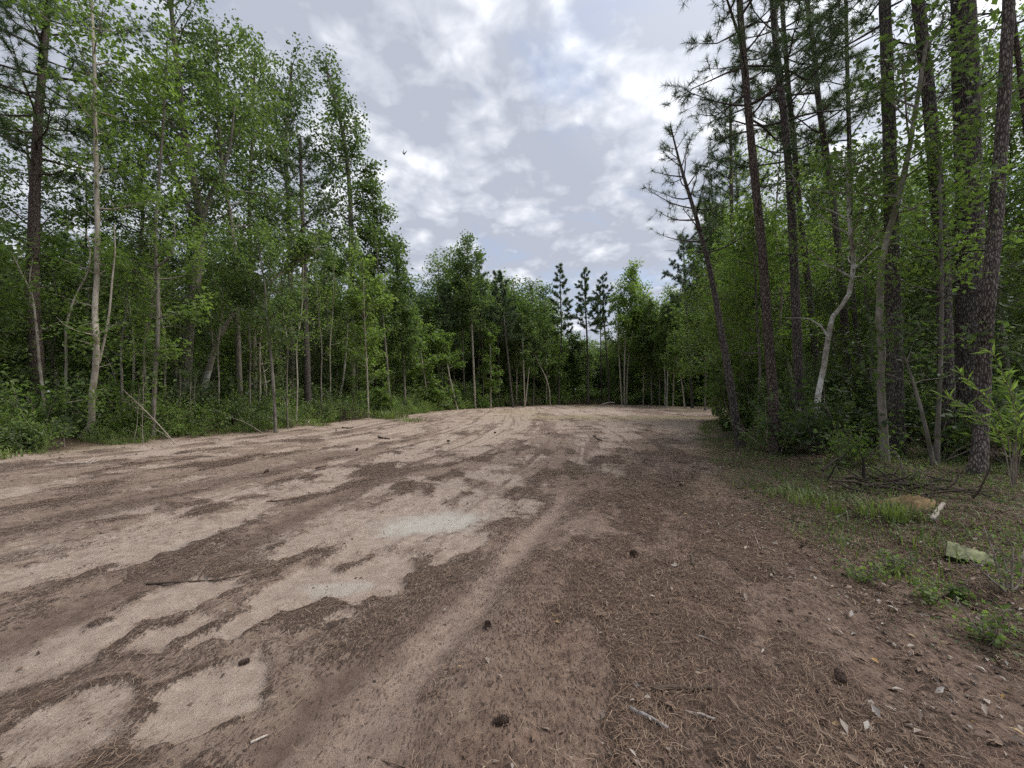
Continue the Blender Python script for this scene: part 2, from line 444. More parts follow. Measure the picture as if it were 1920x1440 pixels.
def tint_mat(name, stops, rough=.8, noise=0, nscale=30, spec=.3, trans=0):
    m, nt, nd, ln = new_mat(name)
    at_ = N(nd, 'ShaderNodeAttribute', attribute_name='tint')
    r = ramp(nd, stops); ln.new(at_.outputs['Fac'], r.inputs[0]); col = r.outputs[0]
    if noise:
        tc = N(nd, 'ShaderNodeTexCoord')
        nz = N(nd, 'ShaderNodeTexNoise', i_Scale=nscale, i_Detail=5.0, i_Roughness=.65); ln.new(tc.outputs['Object'], nz.inputs['Vector'])
        rr = ramp(nd, [(.3, (1 - noise,) * 3), (.7, (1 + noise,) * 3)]); ln.new(nz.outputs['Fac'], rr.inputs[0])
        col = mixc(nd, ln, 1.0, col, rr.outputs[0], 'MULTIPLY')
    p = N(nd, 'ShaderNodeBsdfPrincipled', i_Roughness=rough); ln.new(col, p.inputs['Base Color']); p.inputs['Specular IOR Level'].default_value = spec
    out = p.outputs[0]
    if trans:
        t = N(nd, 'ShaderNodeBsdfTranslucent'); ln.new(col, t.inputs[0])
        mx = N(nd, 'ShaderNodeMixShader', i_0=trans); ln.new(out, mx.inputs[1]); ln.new(t.outputs[0], mx.inputs[2]); out = mx.outputs[0]
    if noise:
        bp = N(nd, 'ShaderNodeBump', i_Strength=.5, i_Distance=.01); ln.new(nz.outputs['Fac'], bp.inputs['Height']); ln.new(bp.outputs[0], p.inputs['Normal'])
    o = N(nd, 'ShaderNodeOutputMaterial'); ln.new(out, o.inputs[0])
    return m

M = {}
M['leaf'] = leaf_mat('hardwood_leaf', (.042, .062, .027), (.098, .142, .054), (.175, .230, .090), .5)
M['leaf_bright'] = leaf_mat('young_leaf', (.070, .108, .034), (.135, .195, .058), (.22, .29, .095), .54)
M['leaf_shrub_shade'] = leaf_mat('shaded_shrub_leaf', (.036, .052, .023), (.082, .116, .046), (.15, .195, .075), .38)  # dark evergreen leaf; shade inside the wood is also put into its colour
M['needle'] = leaf_mat('pine_needle', (.036, .058, .030), (.075, .112, .052), (.125, .17, .07), .3)
M['pine'] = bark_mat('pine_bark', (.065, .055, .049), (.165, .138, .119), (.28, .245, .215), (36, 36, 9), None, 0, .7)
M['pine_red'] = bark_mat('red_pine_bark', (.06, .044, .037), (.165, .126, .104), (.26, .214, .184), (38, 38, 10), (.185, .115, .08), .30, .7)
M['grey'] = bark_mat('grey_bark', (.07, .06, .05), (.17, .15, .125), (.29, .265, .225), (10, 10, 3), (.10, .095, .06), .42, .4, 'smooth')
M['pale'] = bark_mat('pale_bark', (.17, .145, .115), (.34, .30, .24), (.48, .44, .37), (9, 9, 3.5), (.20, .17, .125), .40, .3, 'smooth')
M['lichen'] = bark_mat('lichen_bark', (.13, .11, .085), (.30, .27, .22), (.46, .43, .37), (16, 16, 7), (.56, .55, .50), .45, .4, 'smooth')
M['deadwood'] = bark_mat('dead_wood', (.10, .08, .065), (.24, .20, .165), (.40, .35, .30), (22, 22, 8), None, 0, .4, 'smooth')

def ground_material():
    m, nt, nd, ln = new_mat('bare_earth')
    def A(n): return N(nd, 'ShaderNodeAttribute', attribute_name=n).outputs['Fac']
    tc = N(nd, 'ShaderNodeTexCoord').outputs['Object']
    def noise(scale, detail=6, rough=.6, vec=tc):
        n = N(nd, 'ShaderNodeTexNoise', i_Scale=scale, i_Detail=detail, i_Roughness=rough); ln.new(vec, n.inputs['Vector']); return n
    def math_(op, a, b):
        n = N(nd, 'ShaderNodeMath', operation=op)
        for i, v in enumerate((a, b)):
            if isinstance(v, (int, float)): n.inputs[i].default_value = v
            else: ln.new(v, n.inputs[i])
        return n.outputs[0]
    nf, nm, ng = noise(55, 7, .7), noise(9, 6, .65), noise(260, 3, .6)
    nb = noise(1.1, 5, .6)
    # pale sand / damp brown soil, edge broken up at fine scale
    sfac = math_('ADD', A('sand'), math_('MULTIPLY', math_('SUBTRACT', nm.outputs['Fac'], .5), 1.0))
    sfac = math_('ADD', sfac, math_('MULTIPLY', math_('SUBTRACT', nf.outputs['Fac'], .5), .9))
    sr = ramp(nd, [(.22, (0, 0, 0)), (.74, (1, 1, 1))]); ln.new(sfac, sr.inputs[0])
    soil = ramp(nd, [(.28, (.092, .060, .044)), (.5, (.172, .117, .087)), (.72, (.25, .178, .136))]); ln.new(nm.outputs['Fac'], soil.inputs[0])
    red = ramp(nd, [(.5, (0, 0, 0)), (.68, (1, 1, 1))]); ln.new(nb.outputs['Fac'], red.inputs[0])
    soilc = mixc(nd, ln, math_('MULTIPLY', red.outputs[0], .32), soil.outputs[0], (.19, .105, .078))
    tan = ramp(nd, [(.28, (.130, .090, .068)), (.5, (.215, .156, .120)), (.72, (.285, .213, .167))]); ln.new(nm.outputs['Fac'], tan.inputs[0])
    soilc = mixc(nd, ln, A('dark'), tan.outputs[0], soilc)
    sandc = ramp(nd, [(.25, (.225, .169, .132)), (.5, (.315, .245, .197)), (.75, (.40, .320, .262))]); ln.new(nm.outputs['Fac'], sandc.inputs[0])
    grey = mixc(nd, ln, math_('MULTIPLY', A('silt'), .85), sandc.outputs[0], (.42, .395, .345))
    col = mixc(nd, ln, sr.outputs[0], soilc, grey)
    # fine broken straw and crumbs lying on it
    mp = N(nd, 'ShaderNodeMapping'); mp.inputs['Scale'].default_value = (1, .35, 1); mp.inputs['Rotation'].default_value = (0, 0, -.4); ln.new(tc, mp.inputs[0])
    ns = noise(70, 6, .75, mp.outputs[0])
    lf = math_('ADD', math_('MULTIPLY', A('litter'), .27), ns.outputs['Fac'])
    lr = ramp(nd, [(.62, (0, 0, 0)), (.74, (1, 1, 1))]); ln.new(lf, lr.inputs[0])
    straw = ramp(nd, [(.35, (.050, .031, .022)), (.55, (.110, .072, .051)), (.7, (.23, .165, .12))]); ln.new(nf.outputs['Fac'], straw.inputs[0])
    col = mixc(nd, ln, math_('MULTIPLY', lr.outputs[0], .85), col, straw.outputs[0])
    # smooth wheel tracks
    trk = ramp(nd, [(.3, (.215, .155, .122)), (.7, (.315, .235, .188))]); ln.new(nm.outputs['Fac'], trk.inputs[0])
    col = mixc(nd, ln, math_('MULTIPLY', A('track'), .92), col, trk.outputs[0])
    dmp = ramp(nd, [(.3, (.085, .057, .043)), (.7, (.155, .106, .081))]); ln.new(nm.outputs['Fac'], dmp.inputs[0])
    col = mixc(nd, ln, math_('MULTIPLY', A('damp'), .85), col, dmp.outputs[0])
    # dry tan and greenish growth far out
    gfac = math_('MULTIPLY', math_('MULTIPLY', A('dry'), nm.outputs['Fac']), 1.2)
    col = mixc(nd, ln, gfac, col, (.23, .19, .095))
    # forest floor
    ff = ramp(nd, [(.3, (.040, .027, .018)), (.5, (.105, .068, .045)), (.7, (.20, .14, .095))]); ln.new(nf.outputs['Fac'], ff.inputs[0])
    gr = ramp(nd, [(.5, (0, 0, 0)), (.62, (1, 1, 1))]); ln.new(nm.outputs['Fac'], gr.inputs[0])
    ffc = mixc(nd, ln, math_('MULTIPLY', gr.outputs[0], .5), ff.outputs[0], (.05, .062, .022))
    col = mixc(nd, ln, A('forest'), col, ffc)
    # grains
    gq = ramp(nd, [(.3, (.92, .92, .92)), (.55, (1, 1, 1)), (.72, (1.12, 1.11, 1.10))]); ln.new(ng.outputs['Fac'], gq.inputs[0])
    col = mixc(nd, ln, 1.0, col, gq.outputs[0], 'MULTIPLY')
    p = N(nd, 'ShaderNodeBsdfPrincipled', i_Roughness=.92); ln.new(col, p.inputs['Base Color']); p.inputs['Specular IOR Level'].default_value = .25
    hgt = math_('ADD', math_('MULTIPLY', nf.outputs['Fac'], .6), math_('MULTIPLY', ng.outputs['Fac'], .10))
    hgt = math_('ADD', hgt, math_('MULTIPLY', lr.outputs[0], .5))
    bp = N(nd, 'ShaderNodeBump', i_Strength=.9, i_Distance=.03); ln.new(hgt, bp.inputs['Height'])
    bp2 = N(nd, 'ShaderNodeBump', i_Strength=.6, i_Distance=.05); ln.new(nm.outputs['Fac'], bp2.inputs['Height']); ln.new(bp2.outputs[0], bp.inputs['Normal'])
    ln.new(bp.outputs[0], p.inputs['Normal'])
    o = N(nd, 'ShaderNodeOutputMaterial'); ln.new(p.outputs[0], o.inputs[0])
    return m

# ------------------------------------------------------------------ ground sheet
def spaced(a, b, d, lo, hi, g):
    c = list(np.arange(a, b, d)); st = d; v = c[-1]
    while v < hi: st *= g; v += st; c.append(v)
    st = d; v = c[0]; L = []
    while v > lo: st *= g; v -= st; L.append(v)
    return np.array(L[::-1] + c)

def build_ground():
    xs = spaced(-4.4, 4.4, .022, -350, 350, 1.035); ys = spaced(1.25, 8, .02, -60, 420, 1.03)
    X, Y = np.meshgrid(xs, ys); sh = X.shape
    x, y = X.ravel(), Y.ravel()
    f = fields(x, y); z = H_from(x, y, f)
    mb = MB()
    ny, nx = sh
    i = np.arange(ny - 1)[:, None] * nx; j = np.arange(nx - 1)[None]
    mb.add(np.stack([x, y, z], 1), np.stack([i + j, i + j + 1, i + nx + j + 1, i + nx + j], -1).reshape(-1, 4))
    me = mb.mesh('ground')
    dry = smooth(.5, .66, fbm(x * .16, y * .11, 33, 3)) * smooth(22, 30, y) * smooth(-6, 4, x) * (f['sd'] > 0)
    dry = np.maximum(dry, .4 * smooth(1.6, .2, f['sd']) * smooth(.4, .6, fbm(x * .8, y * .8, 77, 3)) * (f['sd'] > -1) * (y > 5))
    for k, v in (('sand', f['sand']), ('litter', f['litter']), ('forest', f['forest']), ('track', f['track']), ('dark', f['dark']), ('silt', f['silt']), ('damp', f['damp']), ('pan', f['pan']), ('dry', dry)):
        a = me.attributes.new(k, 'FLOAT', 'POINT'); a.data.foreach_set('value', v.astype(np.float32))
    o = link('ground', me, ground_material()); o['kind'] = 'structure'
    return o
build_ground()

# ------------------------------------------------------------------ trees
CAMP = np.array([0, 0, EYE])
def plant(name, label, cat, loc, wood, crown, wm, cm, group=None):
    e = empty(name, loc, label, cat, group)
    link('trunk', wood, wm, e)
    if crown is not None: link('crown', crown, cm, e)
    return e

def traced(kind, name, label, pts, D, w0, w1, bark, crown_mat, seed, top=None, depth_j=.25, group=None, z_top=None, **kw):
    """a tree whose trunk leans and bends as in the photograph, standing D metres out"""
    rg = np.random.default_rng(seed)
    WS = .86 if kind == 'pine' else .8
    P = np.array([at(px, py, D) for px, py in pts])
    gx, gy = P[0][0], P[0][1]; gz = h1(gx, gy) - .08
    P[0][2] = gz
    P = np.vstack([P[:1], P[1:][P[1:, 2] > gz + .4]])
    if z_top is not None and z_top > P[-1][2] + .5:
        d = unit(P[-1] - P[-2]); d = unit(d + [0, 0, .6])
        n = max(int((z_top - P[-1][2]) / 3), 1); p = P[-1].copy(); ex = []
        for i in range(n):
            p = p + d * (z_top - P[-1][2]) / n / max(d[2], .5); ex.append(p.copy())
        P = np.vstack([P, ex])
    P[1:] = CAMP + (P[1:] - CAMP) * (1 + rg.normal(size=(len(P) - 1, 1)) * .008)
    t = np.linspace(0, 1, len(P))
    hgt = (P[:, 2] - P[0][2]) / max(P[-1][2] - P[0][2], .1)
    R = (w0 * WS / F * D / 2) * (1 - hgt) ** .9 + (w1 * WS / F * D / 2) * hgt
    base = P[0].copy(); Q = P - base
    ex = kw.pop('extra', None)
    if ex:
        kw['extra'] = [(np.array([at(a, b, D) for a, b in e]) - base, np.linspace(r0, r1, len(e)) * .85 / F * D / 2) for e, r0, r1 in ex]
    wood, lv = (grow_pine if kind == 'pine' else grow_hardwood)(rg, Q, R, **kw)
    return plant(name, label, 'tree', base, wood.mesh('trunk'), lv.mesh('crown', False), M[bark], M[crown_mat], group)

T = traced
# --- the wood on the near side of the clearing (west edge)
T('pine', 'pine_tree', 'tall reddish pine standing among pale saplings at the shaded wood edge', [(76, 800), (66, 640), (62, 560), (65, 380), (72, 220), (85, 70), (94, -60)], 15, 27, 4, 'pine_red', 'needle', 11, z_top=21, cs=.47, R=3.8, nb=64, need=32, L=.27, w=.02)
T('hard', 'sapling', 'pale crooked bare sapling in front of the reddish pine, its top curling aside', [(85, 832), (82, 745), (75, 690), (68, 610), (60, 555), (42, 515), (20, 470)], 13.4, 7.5, 2, 'pale', 'leaf_bright', 12, cs=.6, R=.7, nb=7, nleaf=160, leaf=.10,
  extra=[([(60, 555), (56, 520), (62, 485)], 3, 1)])
T('hard', 'sapling', 'thin pale sapling leaning away from the reddish pine, zigzag near its top', [(120, 800), (124, 690), (127, 600), (145, 548), (164, 512), (169, 470), (160, 430)], 13.8, 6, 2, 'pale', 'leaf_bright', 13, cs=.55, R=.9, nb=9, nleaf=420, leaf=.11)
T('hard', 'hardwood_tree', 'slim pale tree with a bent foot and bright sprays along its trunk', [(149, 838), (168, 800), (172, 745), (179, 690), (181, 640), (178, 590), (182, 510), (183, 440), (181, 340), (179, 250), (177, 130), (172, 0)], 12.8, 13, 3, 'pale', 'leaf_bright', 14, z_top=17, cs=.45, R=2.1, nb=26, nleaf=4200, leaf=.12, low=16,
  extra=[([(186, 680), (203, 600), (211, 520), (216, 470), (214, 420)], 5, 1.5)])
T('hard', 'hardwood_tree', 'mossy slim tree with twisting side limb beside the thick forked hardwood', [(287, 822), (290, 720), (296, 620), (295, 530), (291, 450), (296, 360), (305, 250)], 14.2, 9, 3, 'grey', 'leaf_bright', 15, z_top=14, cs=.3, R=2.0, nb=24, nleaf=6500, leaf=.125, low=8,
  extra=[([(295, 500), (318, 480), (328, 450), (322, 400)], 5, 1.5)])
T('hard', 'hardwood_tree', 'thick grey hardwood whose trunk forks into long limbs above the brush', [(342, 800), (347, 700), (354, 610), (366, 530), (374, 470), (376, 410), (362, 330), (346, 250), (336, 160), (325, 60)], 19, 28, 5, 'grey', 'leaf', 16, z_top=22, cs=.42, R=3.6, nb=36, nleaf=8500, leaf=.16, sig=.22, sides=10,
  extra=[([(372, 440), (350, 380), (325, 320), (290, 250), (262, 190)], 13, 5), ([(376, 420), (396, 360), (425, 300), (440, 200)], 10, 4)])
T('hard', 'hardwood_tree', 'white barked tree leaning steeply over the brush toward the clearing', [(372, 790), (392, 690), (404, 650), (420, 615), (445, 578), (485, 545), (545, 500), (600, 465)], 19, 16, 5, 'lichen', 'leaf', 17, cs=.5, R=2.4, nb=18, nleaf=5000, leaf=.15, up=.9)
T('hard', 'hardwood_tree', 'slender hardwood with a leaning pale limb, crown highest above the brush', [(452, 800), (446, 640), (440, 480), (432, 405), (420, 335), (412, 240), (408, 120)], 20, 13, 4, 'grey', 'leaf', 18, z_top=19.5, cs=.45, R=3.0, nb=34, nleaf=8000, leaf=.155, sig=.2)
T('hard', 'sapling', 'straight thin grey sapling with a leafy fork right at the brush edge', [(517, 788), (512, 715), (505, 640), (500, 590), (497, 540), (488, 480), (482, 430)], 17.2, 8, 2, 'grey', 'leaf', 19, cs=.42, R=2.0, nb=20, nleaf=5200, leaf=.13, low=4,
  extra=[([(501, 600), (490, 570), (470, 545)], 3, 1.2), ([(502, 610), (512, 592), (530, 578)], 3, 1)])
T('hard', 'hardwood_tree', 'stout tall tree with clean tan lower trunk beside the brush pile', [(657, 776), (660, 700), (661, 600), (659, 500), (658, 420), (655, 350), (648, 285), (634, 210), (615, 140)], 32, 16, 5, 'grey', 'leaf', 20, z_top=28.0, cs=.42, R=2.7, nb=40, nleaf=7600, leaf=.22, sig=.28, sides=10, low=5, up=1.0)
T('hard', 'hardwood_tree', 'broad topped hardwood rising behind the stout tan trunk', [(548, 790), (546, 600), (542, 420), (536, 260), (545, 150)], 29, 15, 5, 'grey', 'leaf', 21, z_top=25.5, cs=.4, R=4.0, nb=40, nleaf=8500, leaf=.21, sig=.28, up=.95)
T('pine', 'pine_tree', 'dark straight trunk of a pine half hidden behind brush and vines', [(578, 775), (576, 690), (573, 600), (570, 480), (566, 380)], 24, 15, 5, 'pine', 'needle', 22, z_top=17, cs=.6, R=2.4, nb=30, need=26, L=.28, w=.026)
T('hard', 'sapling', 'white stemmed sapling close behind the stout tan trunk', [(628, 772), (640, 730), (647, 680), (652, 600), (655, 520)], 29, 5, 2, 'lichen', 'leaf', 23, z_top=13.5, cs=.5, R=1.8, nb=18, nleaf=3500, leaf=.2)
T('hard', 'sapling', 'thin pale sapling just past the stout tan trunk, leafy from waist height', [(691, 776), (689, 720), (685, 640), (682, 560)], 27.5, 5, 2, 'pale', 'leaf_bright', 24, z_top=11, cs=.25, R=2.0, nb=24, nleaf=4500, leaf=.19)
T('hard', 'hardwood_tree', 'thin leaning grey tree where the clearing edge bends away', [(732, 770), (727, 700), (721, 630), (714, 560), (706, 470), (700, 380)], 33, 6, 2, 'grey', 'leaf', 25, z_top=19.5, cs=.35, R=2.1, nb=34, nleaf=7000, leaf=.24, sig=.28)
T('pine', 'dead_tree', 'short blackened snag standing in brush beyond the stout tan trunk', [(703, 770), (703, 720), (702, 670), (701, 620)], 37, 12, 9, 'pine', 'needle', 26, cs=.9, R=.5, nb=4, need=3, dead=6)
T('hard', 'hardwood_tree', 'slim tree tapering up at the end of the long wood wall', [(760, 772), (757, 690), (750, 600), (745, 500)], 36, 6, 2, 'grey', 'leaf', 27, z_top=15.5, cs=.25, R=1.7, nb=34, nleaf=6000, leaf=.25, sig=.28, up=.95)
T('hard', 'sapling', 'leaning thin sapling in light brush before the far trees', [(803, 768), (796, 705), (787, 650), (780, 600)], 40, 4, 1.5, 'pale', 'leaf_bright', 28, cs=.3, R=2.0, nb=18, nleaf=2600, leaf=.24)
T('hard', 'sapling', 'sharply leaning pale pole tree left of the twin white trunks', [(858, 764), (846, 720), (836, 670), (826, 625)], 44, 4, 2, 'pale', 'leaf_bright', 29, cs=.55, R=1.9, nb=14, nleaf=2200, leaf=.25)
T('hard', 'hardwood_tree', 'tall feathery hardwood filling the gap between the leaning limb tree and the broad topped one', [(478, 795), (476, 640), (470, 500), (468, 380), (474, 240)], 23, 12, 4, 'grey', 'leaf', 201, z_top=21.5, cs=.4, R=3.0, nb=34, nleaf=7200, leaf=.17, sig=.22, up=.95)
# --- the far side
T('hard', 'hardwood_tree', 'brightest white trunked tall tree on the far side of the clearing', [(891, 760), (888, 690), (884, 600), (879, 520), (876, 480)], 49, 5.5, 2, 'pale', 'leaf', 31, z_top=20.6, cs=.45, R=2.7, nb=30, nleaf=4200, leaf=.30, sig=.34, up=.8)
T('hard', 'hardwood_tree', 'greyer twin close beside the brightest white trunked tree', [(872, 760), (869, 690), (866, 600), (864, 540)], 50, 4.5, 2, 'grey', 'leaf', 32, z_top=19, cs=.5, R=2.4, nb=28, nleaf=5500, leaf=.3, sig=.3)
T('hard', 'hardwood_tree', 'leafy slim tree clothed down its stem next to the white trunked tree', [(920, 760), (920, 690), (919, 620)], 50, 3.5, 1.5, 'pale', 'leaf_bright', 33, z_top=10.5, cs=.2, R=1.7, nb=26, nleaf=3200, leaf=.26)
T('pine', 'pine_tree', 'leaning slim pine with a pointed top right of the white trunks', [(962, 760), (954, 690), (946, 610), (942, 560)], 52, 4.5, 2, 'pine', 'needle', 34, z_top=17.5, cs=.5, R=2.4, nb=34, need=22, L=.34, w=.05)
T('hard', 'sapling', 'pale twin poles springing from one foot at the far edge', [(984, 760), (982, 700), (980, 640)], 56, 3.5, 1.5, 'pale', 'leaf', 35, z_top=13, cs=.45, R=2.0, nb=18, nleaf=2600, leaf=.28, extra=[([(985, 760), (989, 720), (992, 690)], 3, 1.5)])
T('hard', 'sapling', 'thin pole leaning hard to one side above the far brush', [(1032, 757), (1028, 722), (1010, 680), (985, 630)], 60, 3, 1.5, 'pale', 'leaf', 36, cs=.6, R=1.5, nb=12, nleaf=900, leaf=.28)
T('pine', 'pine_tree', 'narrow spire topped pine, leftmost of the far bare stemmed pines', [(1048, 757), (1049, 690), (1053, 620), (1051, 560)], 66, 4, 1.5, 'pine', 'needle', 37, z_top=23.2, cs=.5, R=2.2, nb=40, need=22, L=.36, w=.055)
T('pine', 'pine_tree', 'dark round headed pine, middle of the three far bare stemmed pines', [(1103, 756), (1102, 690), (1100, 620), (1098, 580)], 67, 5, 2, 'pine', 'needle', 38, z_top=22.5, cs=.55, R=3.0, nb=38, need=22, L=.36, w=.055)
T('pine', 'pine_tree', 'flat topped far pine between the round headed pine and the triple trunks', [(1142, 756), (1140, 690), (1134, 620), (1132, 580)], 69, 4.5, 2, 'pine', 'needle', 39, z_top=22.3, cs=.62, R=2.8, nb=30, need=22, L=.36, w=.055)
T('pine', 'pine_tree', 'slimmest far pine hidden close behind the flat topped one', [(1128, 756), (1127, 690), (1126, 620)], 72, 3, 1.5, 'pine', 'needle', 40, z_top=21, cs=.6, R=1.8, nb=24, need=22, L=.36, w=.055)
T('hard', 'hardwood_tree', 'light green tree on three slim trunks at the far edge', [(1171, 756), (1171, 690), (1174, 620), (1182, 560)], 62, 4, 1.5, 'pale', 'leaf_bright', 41, z_top=21.0, cs=.35, R=3.4, nb=40, nleaf=7500, leaf=.32, sig=.32, up=1.0,
  extra=[([(1166, 757), (1162, 690), (1159, 620), (1162, 560)], 4, 1.5), ([(1175, 757), (1177, 690), (1186, 620)], 3.5, 1.5)])
T('hard', 'sapling', 'pale pole standing between the triple trunks and the far tall pine', [(1222, 757), (1221, 690), (1218, 620)], 60, 3.5, 1.5, 'grey', 'leaf', 42, z_top=15.5, cs=.35, R=2.4, nb=24, nleaf=3600, leaf=.3)
T('hard', 'sapling', 'two stemmed white sapling in front of the far dark brush', [(1250, 759), (1252, 700), (1253, 640)], 54, 4, 1.5, 'lichen', 'leaf_bright', 43, z_top=13.5, cs=.35, R=2.3, nb=24, nleaf=4200, leaf=.27, extra=[([(1247, 759), (1247, 710), (1245, 680)], 2.5, 1.2)])
T('hard', 'sapling', 'white sapling tilting beneath the far tall pine', [(1284, 759), (1278, 715), (1270, 680), (1266, 640)], 50, 3.5, 1.5, 'pale', 'leaf_bright', 44, z_top=9.5, cs=.4, R=1.8, nb=18, nleaf=2400, leaf=.25)
T('pine', 'pine_tree', 'tall open crowned pine above everything at the far corner', [(1298, 758), (1294, 690), (1289, 620), (1285, 540), (1283, 500)], 52, 6, 2, 'pine', 'needle', 45, z_top=22.3, cs=.5, R=4.0, nb=36, need=22, L=.36, w=.05, sparse=.8)
for i, (px, D, lean, top) in enumerate([(226, 14.5, 14, 520), (252, 15.5, -10, 560), (268, 14.8, 22, 470), (312, 16.5, -14, 500), (330, 17.5, 8, 600), (408, 18.2, 12, 520), (470, 18.5, -8, 480), (486, 19.5, 10, 560), (540, 19, -12, 500), (555, 21, 14, 470), (604, 24, -10, 520), (618, 26, 8, 500)]):
    T('hard', 'sapling', ['thin grey leafy stem in brush between bent pale tree and forked hardwood', 'thin grey leafy stem in brush between forked hardwood and stout tan trunk'][i > 4], [(px, 800), (px + lean * .2, 720), (px + lean * .1, 650), (px + lean * .7, 590), (px + lean, top)], D, 5.5 * 15 / D, 2, ['grey', 'pale'][i % 2], 'leaf_bright', 450 + i, 
      group='thin stems in the brush', cs=.45, R=1.1, nb=11, nleaf=620, leaf=.11, low=2)
for i, (px, D, yt, kind, lab) in enumerate([
    (792, 47, 548, 'H', 'round topped hardwood in the dip where the brush wall meets the far side'), (828, 51, 492, 'H', 'broad airy hardwood just left of the grey twin trunk'), (850, 55, 475, 'H', 'tall hardwood crown peeping behind the grey twin trunk'),
    (905, 54, 480, 'P', 'full crowned pine close behind the brightest white trunk'), (935, 57, 512, 'P', 'rounded pine behind the slim leaning pine'), (968, 60, 528, 'H', 'round hardwood crown right of the slim leaning pine'),
    (1000, 62, 534, 'H', 'wide hardwood crown above the pale twin poles'), (1024, 66, 542, 'H', 'dense hardwood crown left of the narrow spire topped pine'), (1075, 74, 645, 'H', 'low light hardwood seen between the spire topped and round headed pines'),
    (1206, 64, 535, 'H', 'airy light hardwood right of the three slim trunks'), (1236, 60, 575, 'H', 'soft green hardwood above the white two stemmed sapling'), (1262, 57, 545, 'H', 'hardwood crown left of the tall open crowned pine'),
    (1322, 42, 500, 'H', 'light green hardwood right of the tall open crowned pine'), (1338, 33, 400, 'P', 'slim tall pine seen behind the leaning slender pine'), (1392, 27, 250, 'P', 'tall pine deep behind the red streaked pine'), (1345, 30, 330, 'P', 'loose pine crown above the leafy light green tree')]):
    T('pine' if kind == 'P' else 'hard', 'pine_tree' if kind == 'P' else 'hardwood_tree', lab, [(px, 758 if D > 45 else 765), (px + 1, 690), (px - 2, 630)], D, 4 * 50 / D, 2, 'pine' if kind == 'P' else ['grey', 'pale'][i % 2], 'needle' if kind == 'P' else ['leaf', 'leaf_bright'][i % 2], 400 + i,
      z_top=EYE + (HY - yt) / F * D, **(dict(cs=.45, R=2.6, nb=44, need=22, L=.34, w=.045 * D / 60) if kind == 'P' else dict(cs=.25, R=3.1, nb=36, nleaf=5600, leaf=.29 * D / 55, sig=.36, up=.75)))
# --- the wood on the bank side (east edge)
T('pine', 'pine_tree', 'slender sparse pine leaning out over the clearing on the bank', [(1391, 850), (1380, 790), (1366, 700), (1352, 620), (1338, 540), (1322, 470), (1300, 390), (1283, 335), (1268, 280), (1257, 235)], 11, 19, 3, 'pine', 'needle', 51, cs=.62, R=1.6, nb=26, need=20, L=.19, w=.010, dead=7, sparse=.5, lean=(-.35, 0, .05))
T('pine', 'pine_tree', 'red streaked pine trunk next behind the leaning slender pine', [(1454, 875), (1453, 800), (1446, 700), (1438, 600), (1430, 480), (1420, 380), (1408, 260), (1398, 150), (1390, 50)], 9.5, 21, 8, 'pine_red', 'needle', 52, z_top=15.5, cs=.5, R=2.1, nb=40, need=28, L=.21, w=.011, dead=10)
T('pine', 'pine_tree', 'straight grey pine between the red streaked pine and the white crooked tree', [(1505, 865), (1500, 780), (1495, 640), (1488, 480), (1480, 330), (1470, 220), (1458, 120), (1450, 20)], 10, 19, 8, 'pine', 'needle', 53, z_top=16, cs=.5, R=2.2, nb=38, need=28, L=.21, w=.011, dead=12)
T('pine', 'pine_tree', 'pine standing second in line behind the straight grey pine', [(1545, 830), (1536, 760), (1525, 620), (1512, 500), (1500, 400), (1488, 260), (1478, 160), (1470, 60)], 13, 14, 6, 'pine', 'needle', 54, z_top=18, cs=.45, R=2.3, nb=40, need=32, L=.24, w=.015)
T('pine', 'pine_tree', 'rough pine rising behind the white crooked tree', [(1600, 840), (1590, 700), (1580, 560), (1568, 430), (1550, 290), (1536, 200), (1528, 110), (1515, 10)], 12, 15, 7, 'pine', 'needle', 55, z_top=17, cs=.5, R=2.3, nb=36, need=32, L=.24, w=.015)
T('hard', 'hardwood_tree', 'white lichen spotted crooked tree with one bare limb reaching sideways', [(1525, 852), (1529, 800), (1534, 740), (1546, 680), (1553, 630), (1563, 590), (1588, 562), (1598, 520), (1600, 485), (1595, 440)], 9.2, 13, 6, 'lichen', 'leaf', 56, z_top=7.0, cs=.6, R=1.7, nb=18, nleaf=2300, leaf=.09,
  extra=[([(1551, 630), (1538, 610), (1524, 600), (1505, 597), (1472, 596)], 5, 1.5), ([(1600, 505), (1616, 490), (1650, 458), (1690, 430)], 5, 1.5)])
T('hard', 'hardwood_tree', 'mossy pale trunk with swollen bends hugging the dark pine', [(1659, 895), (1657, 820), (1652, 740), (1651, 690), (1655, 650), (1649, 620), (1650, 560), (1652, 500), (1662, 450), (1680, 390)], 7.7, 17, 7, 'grey', 'leaf', 57, z_top=8.5, cs=.6, R=1.8, nb=20, nleaf=2200, leaf=.10, bark_tint=.72)
T('pine', 'pine_tree', 'dark pine hugged by the mossy pale trunk', [(1682, 868), (1680, 780), (1677, 640), (1673, 480), (1670, 350), (1666, 200), (1661, 60), (1658, -40)], 8.6, 29, 14, 'pine', 'needle', 58, z_top=15, cs=.62, R=2.0, nb=22, need=28, L=.21, w=.011, dead=14)
T('hard', 'sapling', 'thin mossy stem slanting across between the dark pine and the broad pine', [(1752, 925), (1742, 850), (1730, 780), (1712, 715), (1690, 655), (1668, 610)], 7.1, 9, 3, 'grey', 'leaf', 59, cs=.6, R=.9, nb=8, nleaf=500, leaf=.09)
T('hard', 'sapling', 'upright thin mossy stem sharing a foot with the slanting one', [(1757, 925), (1757, 840), (1761, 740), (1764, 640), (1766, 540), (1764, 440)], 7.2, 10, 4, 'grey', 'leaf_bright', 60, z_top=6.2, cs=.5, R=1.3, nb=16, nleaf=2300, leaf=.085)
